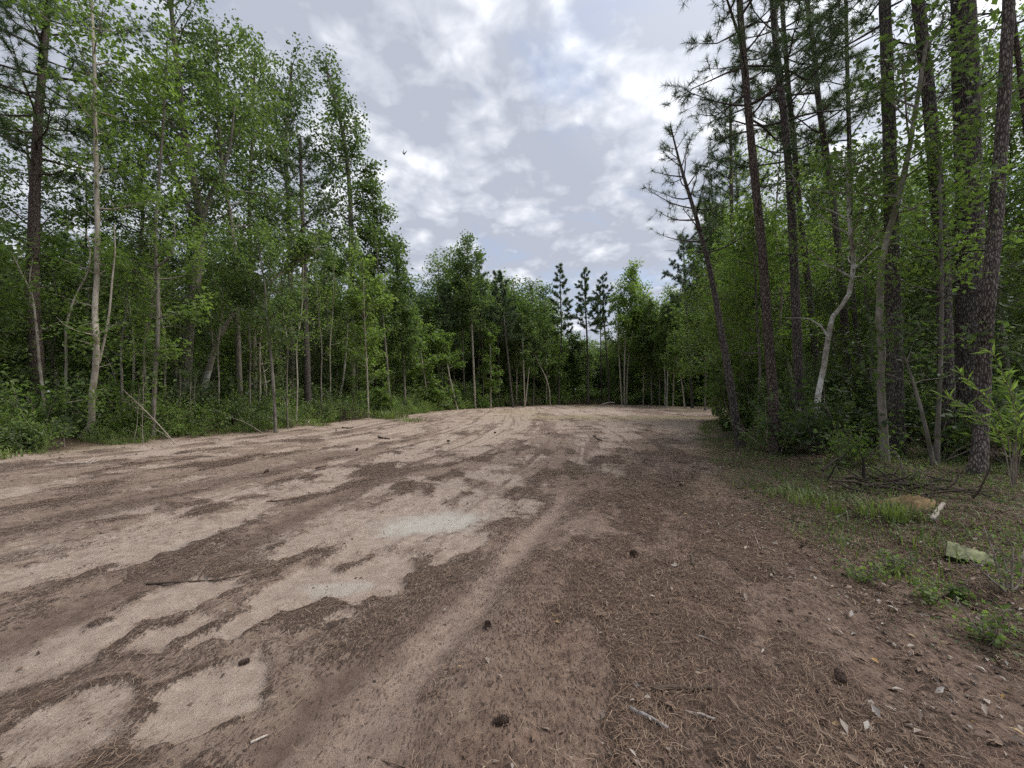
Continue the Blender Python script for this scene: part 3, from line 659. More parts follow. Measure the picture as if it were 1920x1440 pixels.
T('pine', 'pine_tree', 'leaning pine close before the broad dark pine', [(1778, 905), (1776, 800), (1773, 660), (1768, 500), (1755, 340), (1742, 190), (1728, 60), (1716, -40)], 8, 27, 16, 'pine', 'needle', 61, z_top=15, cs=.66, R=2.0, nb=20, need=28, L=.21, w=.011, dead=14)
T('pine', 'pine_tree', 'broadest dark pine trunk with deep furrowed plates', [(1812, 915), (1814, 800), (1817, 650), (1818, 500), (1815, 300), (1810, 120), (1805, -50)], 8.2, 47, 30, 'pine', 'needle', 62, z_top=17, cs=.66, R=2.4, nb=22, need=28, L=.21, w=.011, sides=14, dead=16)
T('pine', 'pine_tree', 'scaly grey pine standing before the broadest pine and leaning outward', [(1830, 945), (1836, 850), (1843, 700), (1853, 560), (1866, 420), (1877, 270), (1886, 120), (1893, -40)], 6.3, 27, 14, 'pine', 'needle', 63, z_top=12, cs=.7, R=1.8, nb=18, need=28, L=.21, w=.011, dead=10, bark_tint=.75)
T('pine', 'pine_tree', 'thin tall pine at the very edge of the view above the bank', [(1960, 900), (1955, 700), (1945, 500), (1930, 300), (1912, 130), (1898, 20)], 8.6, 12, 7, 'pine_red', 'needle', 64, z_top=14, cs=.6, R=1.8, nb=24, need=32, L=.22, w=.013)
T('pine', 'pine_tree', 'reddish pine set back behind the red streaked trunk', [(1372, 790), (1374, 700), (1376, 620), (1375, 540), (1372, 400)], 23, 11, 5, 'pine_red', 'needle', 65, z_top=18.5, cs=.45, R=2.6, nb=36, need=26, L=.3, w=.026)
T('hard', 'hardwood_tree', 'leafy light green tree behind the leaning slender pine', [(1352, 790), (1350, 700), (1347, 600), (1345, 480)], 25, 7, 3, 'grey', 'leaf_bright', 66, z_top=13, cs=.2, R=2.8, nb=34, nleaf=9000, leaf=.2, low=4)
T('hard', 'sapling', 'dark thin sapling in front of bright brush by the red streaked pine', [(1422, 820), (1424, 740), (1425, 680), (1421, 620)], 13, 7, 3, 'grey', 'leaf_bright', 67, z_top=7.5, cs=.35, R=2.0, nb=26, nleaf=6500, leaf=.125)
T('pine', 'pine_tree', 'thin pine rising through leaves midway between the dark pine and crooked tree', [(1625, 830), (1615, 700), (1600, 560), (1595, 400), (1592, 250), (1588, 100)], 13, 10, 6, 'pine', 'needle', 68, z_top=17, cs=.55, R=2.0, nb=30, need=30, L=.24, w=.016)

# --- filler trees, copied from a few grown ones -------------------------------------------------
PROTO = {}
def proto(key, kind, h, r0, seed, bark, cm, **kw):
    rg = np.random.default_rng(seed)
    n = 7
    P = np.zeros((n, 3)); P[:, 2] = np.linspace(0, h, n)
    P[1:, :2] = np.cumsum(rg.normal(size=(n - 1, 2)) * h * .012, 0)
    R = r0 * (1 - np.linspace(0, 1, n)) ** .8 + .015
    w, l = (grow_pine if kind == 'pine' else grow_hardwood)(rg, P, R, **kw)
    wm, lm = w.mesh('trunk'), l.mesh('crown', False)
    PROTO[key] = (wm, lm, M[bark], M[cm], h, kw['R'], kind)
for k in range(4):
    proto(f'H{k}', 'hard', 16, .13 + .02 * k, 200 + k, ['grey', 'grey', 'pale', 'grey'][k], 'leaf', cs=.22 + .05 * k, R=2.9, nb=40, nleaf=10500, leaf=.15, sig=.22, low=6, twig_tubes=k < 2)
for k in range(3):
    proto(f'S{k}', 'hard', 7.5, .045, 220 + k, ['pale', 'grey', 'grey'][k], ['leaf_shrub_shade', 'leaf_bright', 'leaf_shrub_shade'][k], cs=.2, R=1.7, nb=26, nleaf=5000, leaf=.125, sig=.15, low=4)  # two of the saplings take the shade-darkened leaf, for dark gaps
for k in range(3):
    proto(f'P{k}', 'pine', 18, .15, 240 + k, ['pine', 'pine_red', 'pine'][k], 'needle', cs=.45 + .07 * k, R=2.6, nb=42, need=28, L=.27, w=.02)
for k in range(3):
    proto(f'FH{k}', 'hard', 16, .13, 260 + k, ['grey', 'pale', 'grey'][k], ['leaf', 'leaf', 'leaf_bright'][k], cs=.2 + .1 * k, R=3.2, nb=36, nleaf=5500, leaf=.31, sig=.32, low=4, twig_tubes=False)
for k in range(2):
    proto(f'FP{k}', 'pine', 18, .15, 270 + k, 'pine', 'needle', cs=.5, R=2.7, nb=38, need=22, L=.36, w=.052)

# how high the wood reaches against the sky, by bearing
SKY = np.array([(-600, -600), (300, -300), (385, -60), (430, 30), (470, 80), (500, 130), (560, 125), (600, 120), (640, 190), (662, 270), (700, 300), (735, 360), (750, 470), (768, 575), (790, 560), (815, 530), (840, 490), (880, 470), (915, 500), (950, 525), (1000, 545), (1045, 545), (1062, 630), (1090, 645), (1145, 645), (1165, 560), (1175, 530), (1215, 580), (1245, 560), (1270, 530), (1300, 500), (1325, 420), (1345, 300), (1380, 120), (1420, -200), (1500, -500), (2600, -900)], float)

def max_height(x, y, R):
    px = CX + F * x / y; w = F * R / y * .8
    lim = np.interp(np.linspace(px - w, px + w, 7), SKY[:, 0], SKY[:, 1]).max()
    return EYE + (HY - lim) / F * y

TAKEN = []
def free(x, y, d):
    return all((x - a) ** 2 + (y - b) ** 2 > d * d for a, b in TAKEN)

for o in list(COL.objects):
    if o.type == 'EMPTY': TAKEN.append((o.location.x, o.location.y))

HERO = [(o.location.x, o.location.y, o['label']) for o in COL.objects if o.type == 'EMPTY']

def place_proto(key, x, y, hgt, rot, label, group, name):
    wm, lm, wmat, lmat, h, R, kind = PROTO[key]
    e = empty(name, (x, y, h1(x, y) - .06), label, 'tree', group)
    s = hgt / h
    e.scale = (max(s, .75 * s + .2),) * 2 + (s,); e.rotation_euler = (random.gauss(0, .025), random.gauss(0, .025), rot)
    link('trunk', wm, wmat, e); link('crown', lm, lmat, e)
    TAKEN.append((x, y))

def fill(n, cond, keys, hr, spacing, tag_fn, tries=6000):
    made = 0
    for _ in range(tries):
        if made >= n: break
        x, y = cond()
        if y < 2 or abs(x / y) > 1.55: continue
        s = float(sdist(np.array([x]), np.array([y]))[0])
        if s > -1.2 or not free(x, y, spacing): continue
        k = random.choice(keys); R = PROTO[k][5]
        hh = min(random.uniform(*hr), max_height(x, y, R))
        if hh < 4.5: continue
        lab, grp, name = tag_fn(k, x, y, s)
        place_proto(k, x, y, hh, random.random() * 6.28, lab, grp, name); made += 1
    return made

def kindname(k):
    return {'M': ('hardwood_tree', 'slender light green hardwood'), 'H': ('hardwood_tree', 'leafy hardwood'), 'S': ('sapling', 'slim understorey sapling'), 'P': ('pine_tree', 'pine')}[k.replace('F', '')[0]]

def tagger(side, group):
    def f(k, x, y, s):
        n, d = kindname(k)
        b = min(HERO, key=lambda t: abs(math.atan2(t[0], t[1]) - math.atan2(x, y)) + (0 if t[1] < y else .2))
        return f'{d} in the {side}', group + ' ' + d, n
    return f

print('left', fill(34, lambda: (random.uniform(-32, -9), random.uniform(6, 46)), ['H0', 'H1', 'H2', 'H3', 'P0', 'P1'], (10, 16), 2.4, tagger('shaded wood behind the pale saplings and brush', 'wood along the brush side:')))
print('leftS', fill(34, lambda: (random.uniform(-24, -8), random.uniform(7, 44)), ['S0', 'S1', 'S2'], (5, 9), 1.4, tagger('shaded wood behind the pale saplings and brush', 'wood along the brush side:')))
print('far', fill(70, lambda: (random.uniform(-18, 42), random.uniform(44, 92)), ['FH0', 'FH1', 'FH2', 'FP0', 'FP1'], (14, 24), 2.4, tagger('far wood closing off the clearing', 'far wood:')))
print('right', fill(22, lambda: (random.uniform(9, 42), random.uniform(12, 46)), ['H0', 'H1', 'H2', 'H3', 'P0', 'P1', 'P2', 'P2'], (9, 17), 2.3, tagger('wood behind the row of bank pines', 'wood behind the bank pines:')))
print('rightS', fill(34, lambda: (random.uniform(6, 30), random.uniform(9, 46)), ['S0', 'S1', 'S1', 'S2'], (4.5, 8.5), 1.4, tagger('wood behind the row of bank pines', 'wood behind the bank pines:')))

proto('M0', 'hard', 13, .07, 290, 'grey', 'leaf_bright', cs=.3, R=2.6, nb=34, nleaf=8500, leaf=.105, sig=.2, low=5)
proto('M1', 'hard', 13, .06, 291, 'pale', 'leaf_bright', cs=.4, R=2.4, nb=32, nleaf=7500, leaf=.105, sig=.2, low=4)
print('rightM', fill(22, lambda: (random.uniform(8.5, 26), random.uniform(9.5, 24)), ['M0', 'M0', 'M1'], (8.5, 14), 1.5, tagger('leafy middle storey among the bank pines', 'leafy trees among the bank pines:')))
# --- the deep wood: one mass seen only through gaps ----------------------------------------------
def deep_wood():
    wood, lv = MB(), MB()
    tm = []
    for k in range(4):
        rg = np.random.default_rng(300 + k)
        P = np.zeros((6, 3)); P[:, 2] = np.linspace(0, 14, 6); P[1:, :2] = np.cumsum(rg.normal(size=(5, 2)) * .2, 0)
        tm.append(grow_hardwood(rg, P, .12 * (1 - np.linspace(0, 1, 6)) ** .8 + .015, cs=.12, R=3.4, nb=30, nleaf=2600, leaf=.36, sig=.4, low=6, twig_tubes=False))
    rg = np.random.default_rng(5)
    cnt = 0
    for _ in range(4000):
        if cnt > 150: break
        y = rg.uniform(4, 120); x = rg.uniform(-60, 70)
        if abs(x / y) > 1.6: continue
        s = float(sdist(np.array([x]), np.array([y]))[0])
        if s > -7 or s < -34: continue
        if not free(x, y, 2.6): continue
        TAKEN.append((x, y))
        hh = min(rg.uniform(7, 12) + (6 if y > 48 else 0), max_height(x, y, 3.4) - .5)
        if hh < 5: continue
        sc = hh / 14; a = rg.random() * 6.28; c, si = math.cos(a), math.sin(a)
        for src, dst in zip(tm[rg.integers(4)], (wood, lv)):
            V = np.concatenate(src.v); W = np.empty_like(V)
            W[:, 0] = (V[:, 0] * c - V[:, 1] * si) * max(sc, .6) + x; W[:, 1] = (V[:, 0] * si + V[:, 1] * c) * max(sc, .6) + y; W[:, 2] = V[:, 2] * sc + .4
            dst.add(W, np.concatenate(src.q) if src.q else None, np.concatenate(src.t) if src.t else None, np.concatenate(src.tint))
        cnt += 1
    print('deep', cnt)
    o = link('deep_woods', lv.mesh('deep_woods', False), M['leaf'])
    tag(o, 'dim leafy mass of the deep wood seen through gaps between trees', 'woods', kind='stuff')
    w = link('deep_woods_stems', wood.mesh('deep_woods_stems'), M['grey'], o)
deep_wood()

def distant_woods():
    rg = np.random.default_rng(350); lv, wood = MB(), MB(); tm = []
    for k in range(3):
        P = np.zeros((5, 3)); P[:, 2] = np.linspace(0, 12, 5)
        tm.append(grow_hardwood(np.random.default_rng(351 + k), P, .14 * (1 - np.linspace(0, 1, 5)) ** .8 + .02, cs=.06, R=4.2, nb=22, nleaf=900, leaf=.75, sig=.6, low=5, twig_tubes=False))
    cnt = 0
    for _ in range(9000):
        if cnt >= 210: break
        y = rg.uniform(6, 150); x = rg.uniform(-130, 140)
        if abs(x / y) > 2.2: continue
        s = float(sdist(np.array([x]), np.array([y]))[0])
        if s > -20 or s < -75: continue
        hh = min(rg.uniform(7, 13), max_height(x, y, 4.2) - .5)
        if hh < 4: continue
        sc = hh / 12; a = rg.random() * 6.28; c, si = math.cos(a), math.sin(a)
        for src, dst in zip(tm[rg.integers(3)], (wood, lv)):
            V = np.concatenate(src.v); W = np.empty_like(V)
            W[:, 0] = V[:, 0] * c - V[:, 1] * si + x; W[:, 1] = V[:, 0] * si + V[:, 1] * c + y; W[:, 2] = V[:, 2] * sc + .4
            dst.add(W, np.concatenate(src.q) if src.q else None, np.concatenate(src.t) if src.t else None, np.concatenate(src.tint))
        cnt += 1
    o = tag(link('distant_woods', lv.mesh('distant_woods', False), M['leaf']), 'farthest leafy woods closing every gap behind the nearer trees', 'woods', kind='stuff')
    link('distant_woods_stems', wood.mesh('distant_woods_stems'), M['grey'], o)
distant_woods()

# --- undergrowth ----------------------------------------------------------------------------------
def bush_template(rg, n, leaf, h=1.0):
    wood, lv = MB(), MB(); A, B = [], []
    for i in range(9):
        az = rg.random() * 6.28; el = rg.uniform(.5, 1.4)
        d = np.array([math.cos(az) * math.cos(el), math.sin(az) * math.cos(el), math.sin(el)])
        Q = curve_path(rg, rg.normal(size=3) * [.12, .12, 0], d, h * rg.uniform(.7, 1.15), 5, up=-.1, wob=.18)
        tube(wood, Q, np.linspace(.010, .003, 5), 3)
        for j in range(7):
            k = rg.integers(1, 4); b = Q[k] + (Q[k + 1] - Q[k]) * rg.random()
            e = b + unit(rg.normal(size=3) + [0, 0, .3]) * h * rg.uniform(.12, .35)
            A.append(b); B.append(e)
    scatter_leaves(lv, rg, np.array(A), np.array(B), n, .07, leaf, .5)
    return wood, lv

def undergrowth(name, label, n, region, hr, leaf, nl, seed, depth, mat='leaf_shrub_shade', edge=-.5):
    rg = np.random.default_rng(seed); wood, lv = MB(), MB()
    tm = [bush_template(rg, nl, leaf) for _ in range(5)]
    cnt = 0
    for _ in range(n * 30):
        if cnt >= n: break
        x = rg.uniform(region[0], region[1]); y = rg.uniform(region[2], region[3])
        if abs(x / y) > 1.5: continue
        s = float(sdist(np.array([x]), np.array([y]))[0])
        if s > edge or s < -depth or (x > 0 and y < 8.5 and x < 8): continue
        if rg.random() < .35 * (-s / depth): continue
        h = rg.uniform(*hr) * (.45 + .55 * min(-s / 2.5, 1)); wd = h * rg.uniform(.65, 1.0)
        z = h1(x, y) - .05; a = rg.random() * 6.28; c, si = math.cos(a), math.sin(a)
        dt = rg.normal() * .12
        for src, dst in zip(tm[rg.integers(5)], (wood, lv)):
            V = np.concatenate(src.v); W = np.empty_like(V)
            W[:, 0] = (V[:, 0] * c - V[:, 1] * si) * wd + x; W[:, 1] = (V[:, 0] * si + V[:, 1] * c) * wd + y; W[:, 2] = V[:, 2] * h + z
            dst.add(W, np.concatenate(src.q) if src.q else None, np.concatenate(src.t) if src.t else None, np.clip(np.concatenate(src.tint) + dt, 0, 1))
        cnt += 1
    o = tag(link(name, lv.mesh(name, False), M[mat]), label, 'undergrowth', kind='stuff')
    link('undergrowth_stems', wood.mesh('undergrowth_stems'), M['deadwood'], o)
undergrowth('undergrowth', 'dark green brush filling the shaded wood edge under the pale saplings', 230, (-26, -6, 6, 45), (.7, 2.4), .085, 700, 401, 9, edge=-.15)  # default leaf colour, darkened to stand in for shade in the thicket
undergrowth('undergrowth', 'low bright green growth where the shaded wood meets the bare dirt', 320, (-15, -5, 6, 48), (.5, 2.1), .075, 520, 404, 2.6, mat='leaf_bright', edge=.1)
undergrowth('undergrowth', 'light green leafy growth fringing the far edge of the clearing', 170, (-6, 34, 44, 84), (1.0, 3.0), .16, 300, 405, 3.5, mat='leaf_bright', edge=.2)
undergrowth('undergrowth', 'green brush at the foot of the far trees', 420, (-12, 40, 40, 90), (1.2, 3.4), .16, 320, 402, 10, mat='leaf')
undergrowth('undergrowth', 'tangled green brush between the trunks of the bank pines', 200, (3, 34, 3.5, 48), (.7, 2.0), .075, 700, 403, 9, mat='leaf', edge=-1.4)

# ------------------------------------------------------------------ what lies on the ground
def straw():
    rg = np.random.default_rng(500)
    def pick(n, xr, yr, power=1.0, floor=.0):
        out = []
        while sum(len(o) for o in out) < n:
            m = 30000
            y = yr[0] + (yr[1] - yr[0]) * rg.random(m) ** 1.9; x = rg.uniform(xr[0], xr[1], m)
            k = np.abs(x) < 1.45 * y + .2; x, y = x[k], y[k]
            f = fields(x, y); p = np.clip(floor + f['litter'] ** 1.6 * power + .35 * f['forest'], 0, 1)
            k = rg.random(len(x)) < p
            out.append(np.stack([x[k], y[k], H_from(x[k], y[k], {a: (b[k] if isinstance(b, np.ndarray) else b) for a, b in f.items()})], 1))
        return np.concatenate(out)[:n]
    mb = MB()
    P = pick(74000, (-9, 8), (1.3, 11), .9, .012)
    n = len(P)
    base = np.arctan2(1, .33)
    a = np.where(rg.random(n) < .55, base + rg.normal(size=n) * .6 + np.pi * (rg.random(n) < .5), rg.random(n) * 6.28)
    L = rg.uniform(.025, .13, n) * (.75 + .05 * P[:, 1]); w = rg.uniform(.0018, .0036, n) * np.clip(P[:, 1] / 3.0, .8, 3)
    bend = rg.normal(size=n) * .35
    pts = []
    for t in (-.5, 0, .5):
        aa = a + bend * t * 2
        q = P.copy(); q[:, 0] += np.cos(aa) * L * t; q[:, 1] += np.sin(aa) * L * t
        q[:, 2] += .006 + (.012 * rg.random(n) if t else .004 + .012 * rg.random(n))
        pts.append(q)
    s = np.stack([-np.sin(a), np.cos(a), np.zeros(n)], 1) * w[:, None] * .5
    V = np.stack([pts[0] - s, pts[0] + s, pts[1] - s, pts[1] + s, pts[2] - s * .5, pts[2] + s * .5], 1).reshape(-1, 3)
    b = np.arange(n)[:, None] * 6
    Q = np.concatenate([b + np.array([[0, 1, 3, 2]]), b + np.array([[2, 3, 5, 4]])])
    mb.add(V, Q, None, np.repeat(np.clip(rg.beta(2, 2.6, n), 0, 1), 6))
    o = link('pine_straw', mb.mesh('pine_straw', False), tint_mat('straw', [(0, (.045, .027, .019)), (.4, (.135, .085, .058)), (.75, (.25, .175, .12)), (1, (.40, .31, .23))], .8))
    tag(o, 'brown fallen pine needles drifted over the bare soil', 'pine straw', kind='stuff')
    # crumbs of bark and soil
    mb = MB()
    P = pick(42000, (-22, 16), (1.3, 30), .8, .04); n = len(P)
    r = .003 + .013 * rg.random(n) ** 2.2 * np.clip(P[:, 1] / 4, .8, 2.6)
    V = []
    for k in range(4):
        aa = rg.random(n) * 1.2 + k * 1.571; q = P.copy()
        q[:, 0] += np.cos(aa) * r * rg.uniform(.5, 1.5, n); q[:, 1] += np.sin(aa) * r * rg.uniform(.5, 1.5, n); q[:, 2] += .002; V.append(q)
    top = P.copy(); top[:, 2] += r * rg.uniform(.3, 1.0, n); V.append(top)
    V = np.stack(V, 1).reshape(-1, 3); b = np.arange(n)[:, None] * 5
    Tt = np.concatenate([b + np.array([[i, (i + 1) % 4, 4]]) for i in range(4)])
    mb.add(V, None, Tt, np.repeat(rg.beta(1.6, 3, n), 5))
    o = link('bark_litter', mb.mesh('bark_litter', False), tint_mat('crumbs', [(0, (.022, .016, .013)), (.5, (.085, .06, .045)), (1, (.30, .24, .19))], .9))
    tag(o, 'dark crumbs of bark and soil strewn over the clearing', 'bark litter', kind='stuff')
    # dead leaves
    mb = MB(); n = 18000
    Q = []
    while sum(len(q) for q in Q) < n:
        m = 40000; y = 1.3 + 17 * rg.random(m) ** 2.0; x = rg.uniform(-12, 11, m)
        f = fields(x, y); p = .006 + .4 * smooth(.42, .68, fbm(x * 2.6, y * 2.6, 95, 3)) * f['dark'] * smooth(-1.8, 1.2, f['u'] - .1) + .5 * smooth(1.4, 0, f['sd'])
        k = (rg.random(m) < p) & (np.abs(x) < 1.45 * y + .2)
        Q.append(np.stack([x[k], y[k], H(x[k], y[k]) + .012], 1))
    P = np.concatenate(Q)[:n]
    Nn = unit(np.array([0, 0, 1.1]) + rg.normal(size=(n, 3)) * .45); D = rg.normal(size=(n, 3)); D = unit(D - Nn * np.sum(D * Nn, 1, keepdims=True))
    L = .016 + .05 * rg.random(n) ** 1.6
    leaf_quads(mb, P, Nn, D, L, L * rg.uniform(.3, .6, n), rg.random(n) ** 1.5, .25)
    o = link('leaf_litter', mb.mesh('leaf_litter', False), tint_mat('dead_leaf', [(0, (.05, .035, .028)), (.3, (.13, .085, .06)), (.55, (.22, .155, .11)), (.8, (.28, .24, .21)), (.94, (.38, .34, .30)), (1, (.36, .22, .07))], .7, trans=.1))
    tag(o, 'dry tan and grey leaves scattered on the brown soil', 'dead leaves', kind='stuff')
straw()

def grass():
    rg = np.random.default_rng(520); mb = MB()
    C = []
    def clump(x, y, n, r, h, w=.006, t=.55):
        z = h1(x, y)
        a = rg.random(n) * 6.28; d = r * np.sqrt(rg.random(n))
        P = np.stack([x + np.cos(a) * d, y + np.sin(a) * d, np.full(n, z - .01)], 1)
        out = np.stack([np.cos(a), np.sin(a), np.zeros(n)], 1) * rg.uniform(.1, .8, (n, 1)) + rg.normal(size=(n, 3)) * .2
        hh = h * rg.uniform(.5, 1.15, (n, 1))
        mid = P + out * hh * .35 + np.array([0, 0, 1]) * hh * .6; tip = P + out * hh * .95 + np.array([0, 0, 1]) * hh * .85
        s = unit(np.cross(out + [0, 0, .01], [0, 0, 1.])) * w
        V = np.stack([P - s, P + s, mid - s * .8, mid + s * .8, tip], 1).reshape(-1, 3); b = np.arange(n)[:, None] * 5
        mb.add(V, b + np.array([[0, 1, 3, 2]]), b + np.array([[2, 3, 4]]), np.repeat(np.clip(t + rg.normal(size=n) * .2, 0, 1), 5))
    for _ in range(2600):
        y = 2.6 + 20 * rg.random() ** 1.4; x = rg.uniform(2, 12)
        s = float(sdist(np.array([x]), np.array([y]))[0])
        if s > .15 or s < -4.5 or x > 1.5 * y: continue
        if fbm(np.array([x * 1.1]), np.array([y * 1.1]), 61, 3)[0] < .43: continue
        clump(x, y, 12, .2, rg.uniform(.05, .17), .003 + .0006 * y, rg.uniform(.3, .7))
    for _ in range(500):
        y = 8 + 36 * rg.random(); x = rg.uniform(-15, -5)
        s = float(sdist(np.array([x]), np.array([y]))[0])
        if s > .1 or s < -2.5: continue
        if fbm(np.array([x * .6]), np.array([y * .6]), 66, 3)[0] < .47: continue
        clump(x, y, 26, .3, rg.uniform(.12, .38), .006 + .0007 * y, rg.uniform(.35, .75))
    for px, py, n, r, h in [(735, 785, 260, 1.1, .75), (700, 782, 140, .8, .5), (770, 790, 120, 1.0, .3), (600, 798, 80, .5, .25), (1510, 935, 160, .5, .16), (1660, 965, 160, .28, .22), (1560, 945, 120, .5, .14), (1690, 975, 60, .15, .2)]:
        x, y = on_ground(px, py); clump(x, y, n, r, h, .004 + .0006 * y, .7)
    o = link('grass', mb.mesh('grass', False), leaf_mat('grass_blade', (.05, .07, .024), (.11, .15, .045), (.20, .24, .09), .3))
    tag(o, 'sparse green grass and weeds along both edges of the bare ground', 'grass', kind='stuff')
grass()

def low_weeds():
    rg = np.random.default_rng(530); mb = MB()
    n = 0
    P, Nn, D, L = [], [], [], []
    while n < 44000:
        y = 2.4 + 20 * rg.random() ** 1.5; x = rg.uniform(2.5, 13)
        s = float(sdist(np.array([x]), np.array([y]))[0])
        if s > .1 or s < -5 or x > 1.5 * y: continue
        if fbm(np.array([x * .9]), np.array([y * .9]), 81, 3)[0] < .43: continue
        z = h1(x, y); m = 12; r = rg.uniform(.06, .35); h = rg.uniform(.02, .16)
        p = np.stack([x + rg.normal(size=m) * r, y + rg.normal(size=m) * r, z + h * rg.random(m)], 1); P.append(p); n += m
    P = np.concatenate(P); n = len(P)
    Nn = unit(np.array([0, 0, .9]) + rg.normal(size=(n, 3)) * .5); D = rg.normal(size=(n, 3)); D = unit(D - Nn * np.sum(D * Nn, 1, keepdims=True))
    L = rg.uniform(.016, .04, n)
    leaf_quads(mb, P, Nn, D, L, L * .45, rg.random(n), .15)
    o = link('weeds', mb.mesh('weeds', False), M['leaf'])
    tag(o, 'low green weeds carpeting the ground below the bank pines', 'weeds', kind='stuff')
low_weeds()

M['cone'] = tint_mat('pine_cone', [(0, (.03, .02, .015)), (.5, (.10, .066, .05)), (1, (.27, .195, .15))], .8)
M['stick_dark'] = tint_mat('stick_dark', [(0, (.025, .019, .016)), (1, (.12, .085, .06))], .85, .5, 60)
M['stick_pale'] = tint_mat('stick_pale', [(0, (.16, .13, .11)), (1, (.46, .40, .34))], .85, .35, 50)
M['stick_grey'] = tint_mat('stick_grey', [(0, (.06, .052, .048)), (1, (.26, .235, .22))], .85, .6, 90)

def cone_mesh(rg, L):
    mb = MB()
    core = np.array([[0, 0, 0], [0, 0, L * .3], [0, 0, L * .7], [0, 0, L]]); tube(mb, core, [L * .2, L * .3, L * .22, L * .04], 8, .15, True)
    n = 90; i = np.arange(n); f = (i + .5) / n; a = i * 2.39996
    r = L * (.30 * np.sin(np.pi * (.18 + .74 * f)) + .05); z = f * L
    d = np.stack([np.cos(a), np.sin(a), .35 + .3 * f], 1); P = np.stack([np.cos(a) * r * .5, np.sin(a) * r * .5, z], 1)
    leaf_quads(mb, P, unit(np.stack([-np.cos(a) * .4, -np.sin(a) * .4, np.ones(n)], 1)), unit(d), np.full(n, L * .24), np.full(n, L * .2), .3 + .6 * rg.random(n), .2)
    return mb.mesh('pine_cone', False)

def cones():
    rg = np.random.default_rng(540)
    spec = [((953, 1357), .068, 'fat dark pine cone lying by leaves near the lower edge'), ((1581, 1285), .07, 'black open pine cone at the red needle patch'), ((1183, 1040), .085, 'greyish pine cone alone on brown soil halfway up the clearing'),
            ((913, 1172), .06, 'dark pine cone on the rim between sandy track and litter'), ((497, 888), .10, 'dark pine cone at the end of a thin twig on pale ground'), ((448, 1248), .05, 'small pine cone lying on the pale sand pan'),
            ((1275, 912), .085, 'dark pine cone far out on brown soil before the bank'), ((1030, 814), .11, 'dark cone shaped lump on distant pale ground under the far pines'), ((668, 846), .10, 'dark pine cone on far pale sand ahead of the stout tree'), ((930, 812), .10, 'small dark cone on the distant sand below the white trunks'), ((838, 828), .10, 'dark cone beside a short stick on distant sand'), ((630, 808), .10, 'dark cone close before the brush pile')]
    for (px, py), L, lab in spec:
        x, y = on_ground(px, py)
        o = tag(link('pine_cone', cone_mesh(rg, L), M['cone']), lab, 'pine cone', 'pine cones on the clearing')
        o.location = (x, y, h1(x, y) + L * .26); o.rotation_euler = (1.45 + rg.normal() * .15, 0, rg.random() * 6.28)
cones()

def stick(pts, r0, r1, label, mat, name='stick', tint=.5, side=None, cat='stick', group='sticks on the ground', seed=0, lift=0.0, sides=8):
    """a stick lying on the ground, its course given by spots of the photograph"""
    rg = np.random.default_rng(seed + 900)
    P = np.array([[*on_ground(*p)] for p in pts]); z = H(P[:, 0], P[:, 1])
    base = np.array([P[0][0], P[0][1], z[0]])
    W = np.stack([P[:, 0], P[:, 1], z + max(r0, r1) * .8 + lift], 1) - base
    Q, R, _ = resample(W, np.linspace(r0, r1, len(W)), max(.02, r0 * 1.6))
    Q = Q + rg.normal(size=Q.shape) * r0 * .12
    mb = MB(); tube(mb, Q, R, sides, tint, True, .1, rg)
    for sp in (side or []):
        p = np.array([[*on_ground(*q)] for q in sp]); zz = H(p[:, 0], p[:, 1]) + r1 + lift + np.linspace(0, .05, len(p))
        q, r, _ = resample(np.stack([p[:, 0], p[:, 1], zz], 1) - base, np.linspace(r0 * .7, r1 * .6, len(p)), .03); tube(mb, q, r, 6, tint, True, .1, rg)
    o = tag(link(name, mb.mesh(name), M[mat]), label, cat, group); o.location = base
    return o
stick([(1223, 1296), (1260, 1292), (1300, 1295), (1337, 1293)], .013, .009, 'dark thick stick lying crosswise in the lower litter', 'stick_dark', tint=.45, seed=1)
stick([(1180, 1331), (1200, 1340), (1225, 1352), (1252, 1370)], .011, .008, 'grey flaky stick below the dark thick stick', 'stick_grey', seed=2, tint=.7)
stick([(1283, 1336), (1305, 1340), (1343, 1352)], .0075, .006, 'short clean tan stick beside a yellow leaf', 'stick_pale', seed=3, tint=.35)
stick([(1299, 1062), (1297, 1048), (1294, 1035)], .016, .008, 'short dark stick standing end on toward the viewer on brown soil', 'stick_dark', seed=4, tint=.6)
stick([(1413, 996), (1418, 1012), (1426, 1030)], .006, .004, 'thin straight pale twig on brown soil near the bank', 'stick_pale', seed=5, tint=.6)
stick([(1305, 1192), (1325, 1198), (1346, 1210)], .006, .005, 'curved tan twig on brown soil above the thick stick', 'stick_pale', seed=6, tint=.2)
stick([(275, 1096), (330, 1093), (370, 1091), (420, 1086), (460, 1078), (485, 1070)], .009, .003, 'long dark forked branch lying on pale sand', 'stick_dark', name='fallen_branch', tint=.5, cat='branch', seed=7, side=[[(370, 1091), (380, 1078), (405, 1058), (432, 1044)]])
stick([(500, 941), (530, 939), (560, 934)], .012, .006, 'thin dark stick on pale ground beyond the forked branch', 'stick_dark', seed=8)
stick([(592, 882), (600, 880), (612, 877)], .02, .012, 'short dark upturned stick on pale ground, middle distance', 'stick_dark', seed=9, lift=.03)
stick([(470, 892), (485, 889), (497, 887)], .006, .005, 'thin twig running to a pine cone on pale ground', 'stick_dark', seed=10)
stick([(95, 866), (120, 869), (170, 868), (190, 862)], .016, .008, 'bleached branch lying along the grassy edge under the pale saplings', 'stick_pale', name='fallen_branch', cat='branch', seed=11, tint=.7, side=[[(160, 868), (172, 864), (178, 860)]])
stick([(1208, 850 + 128), (1238, 962), (1250, 958)], .012, .009, 'grey stick lying slantwise', 'stick_grey', seed=12) if False else None
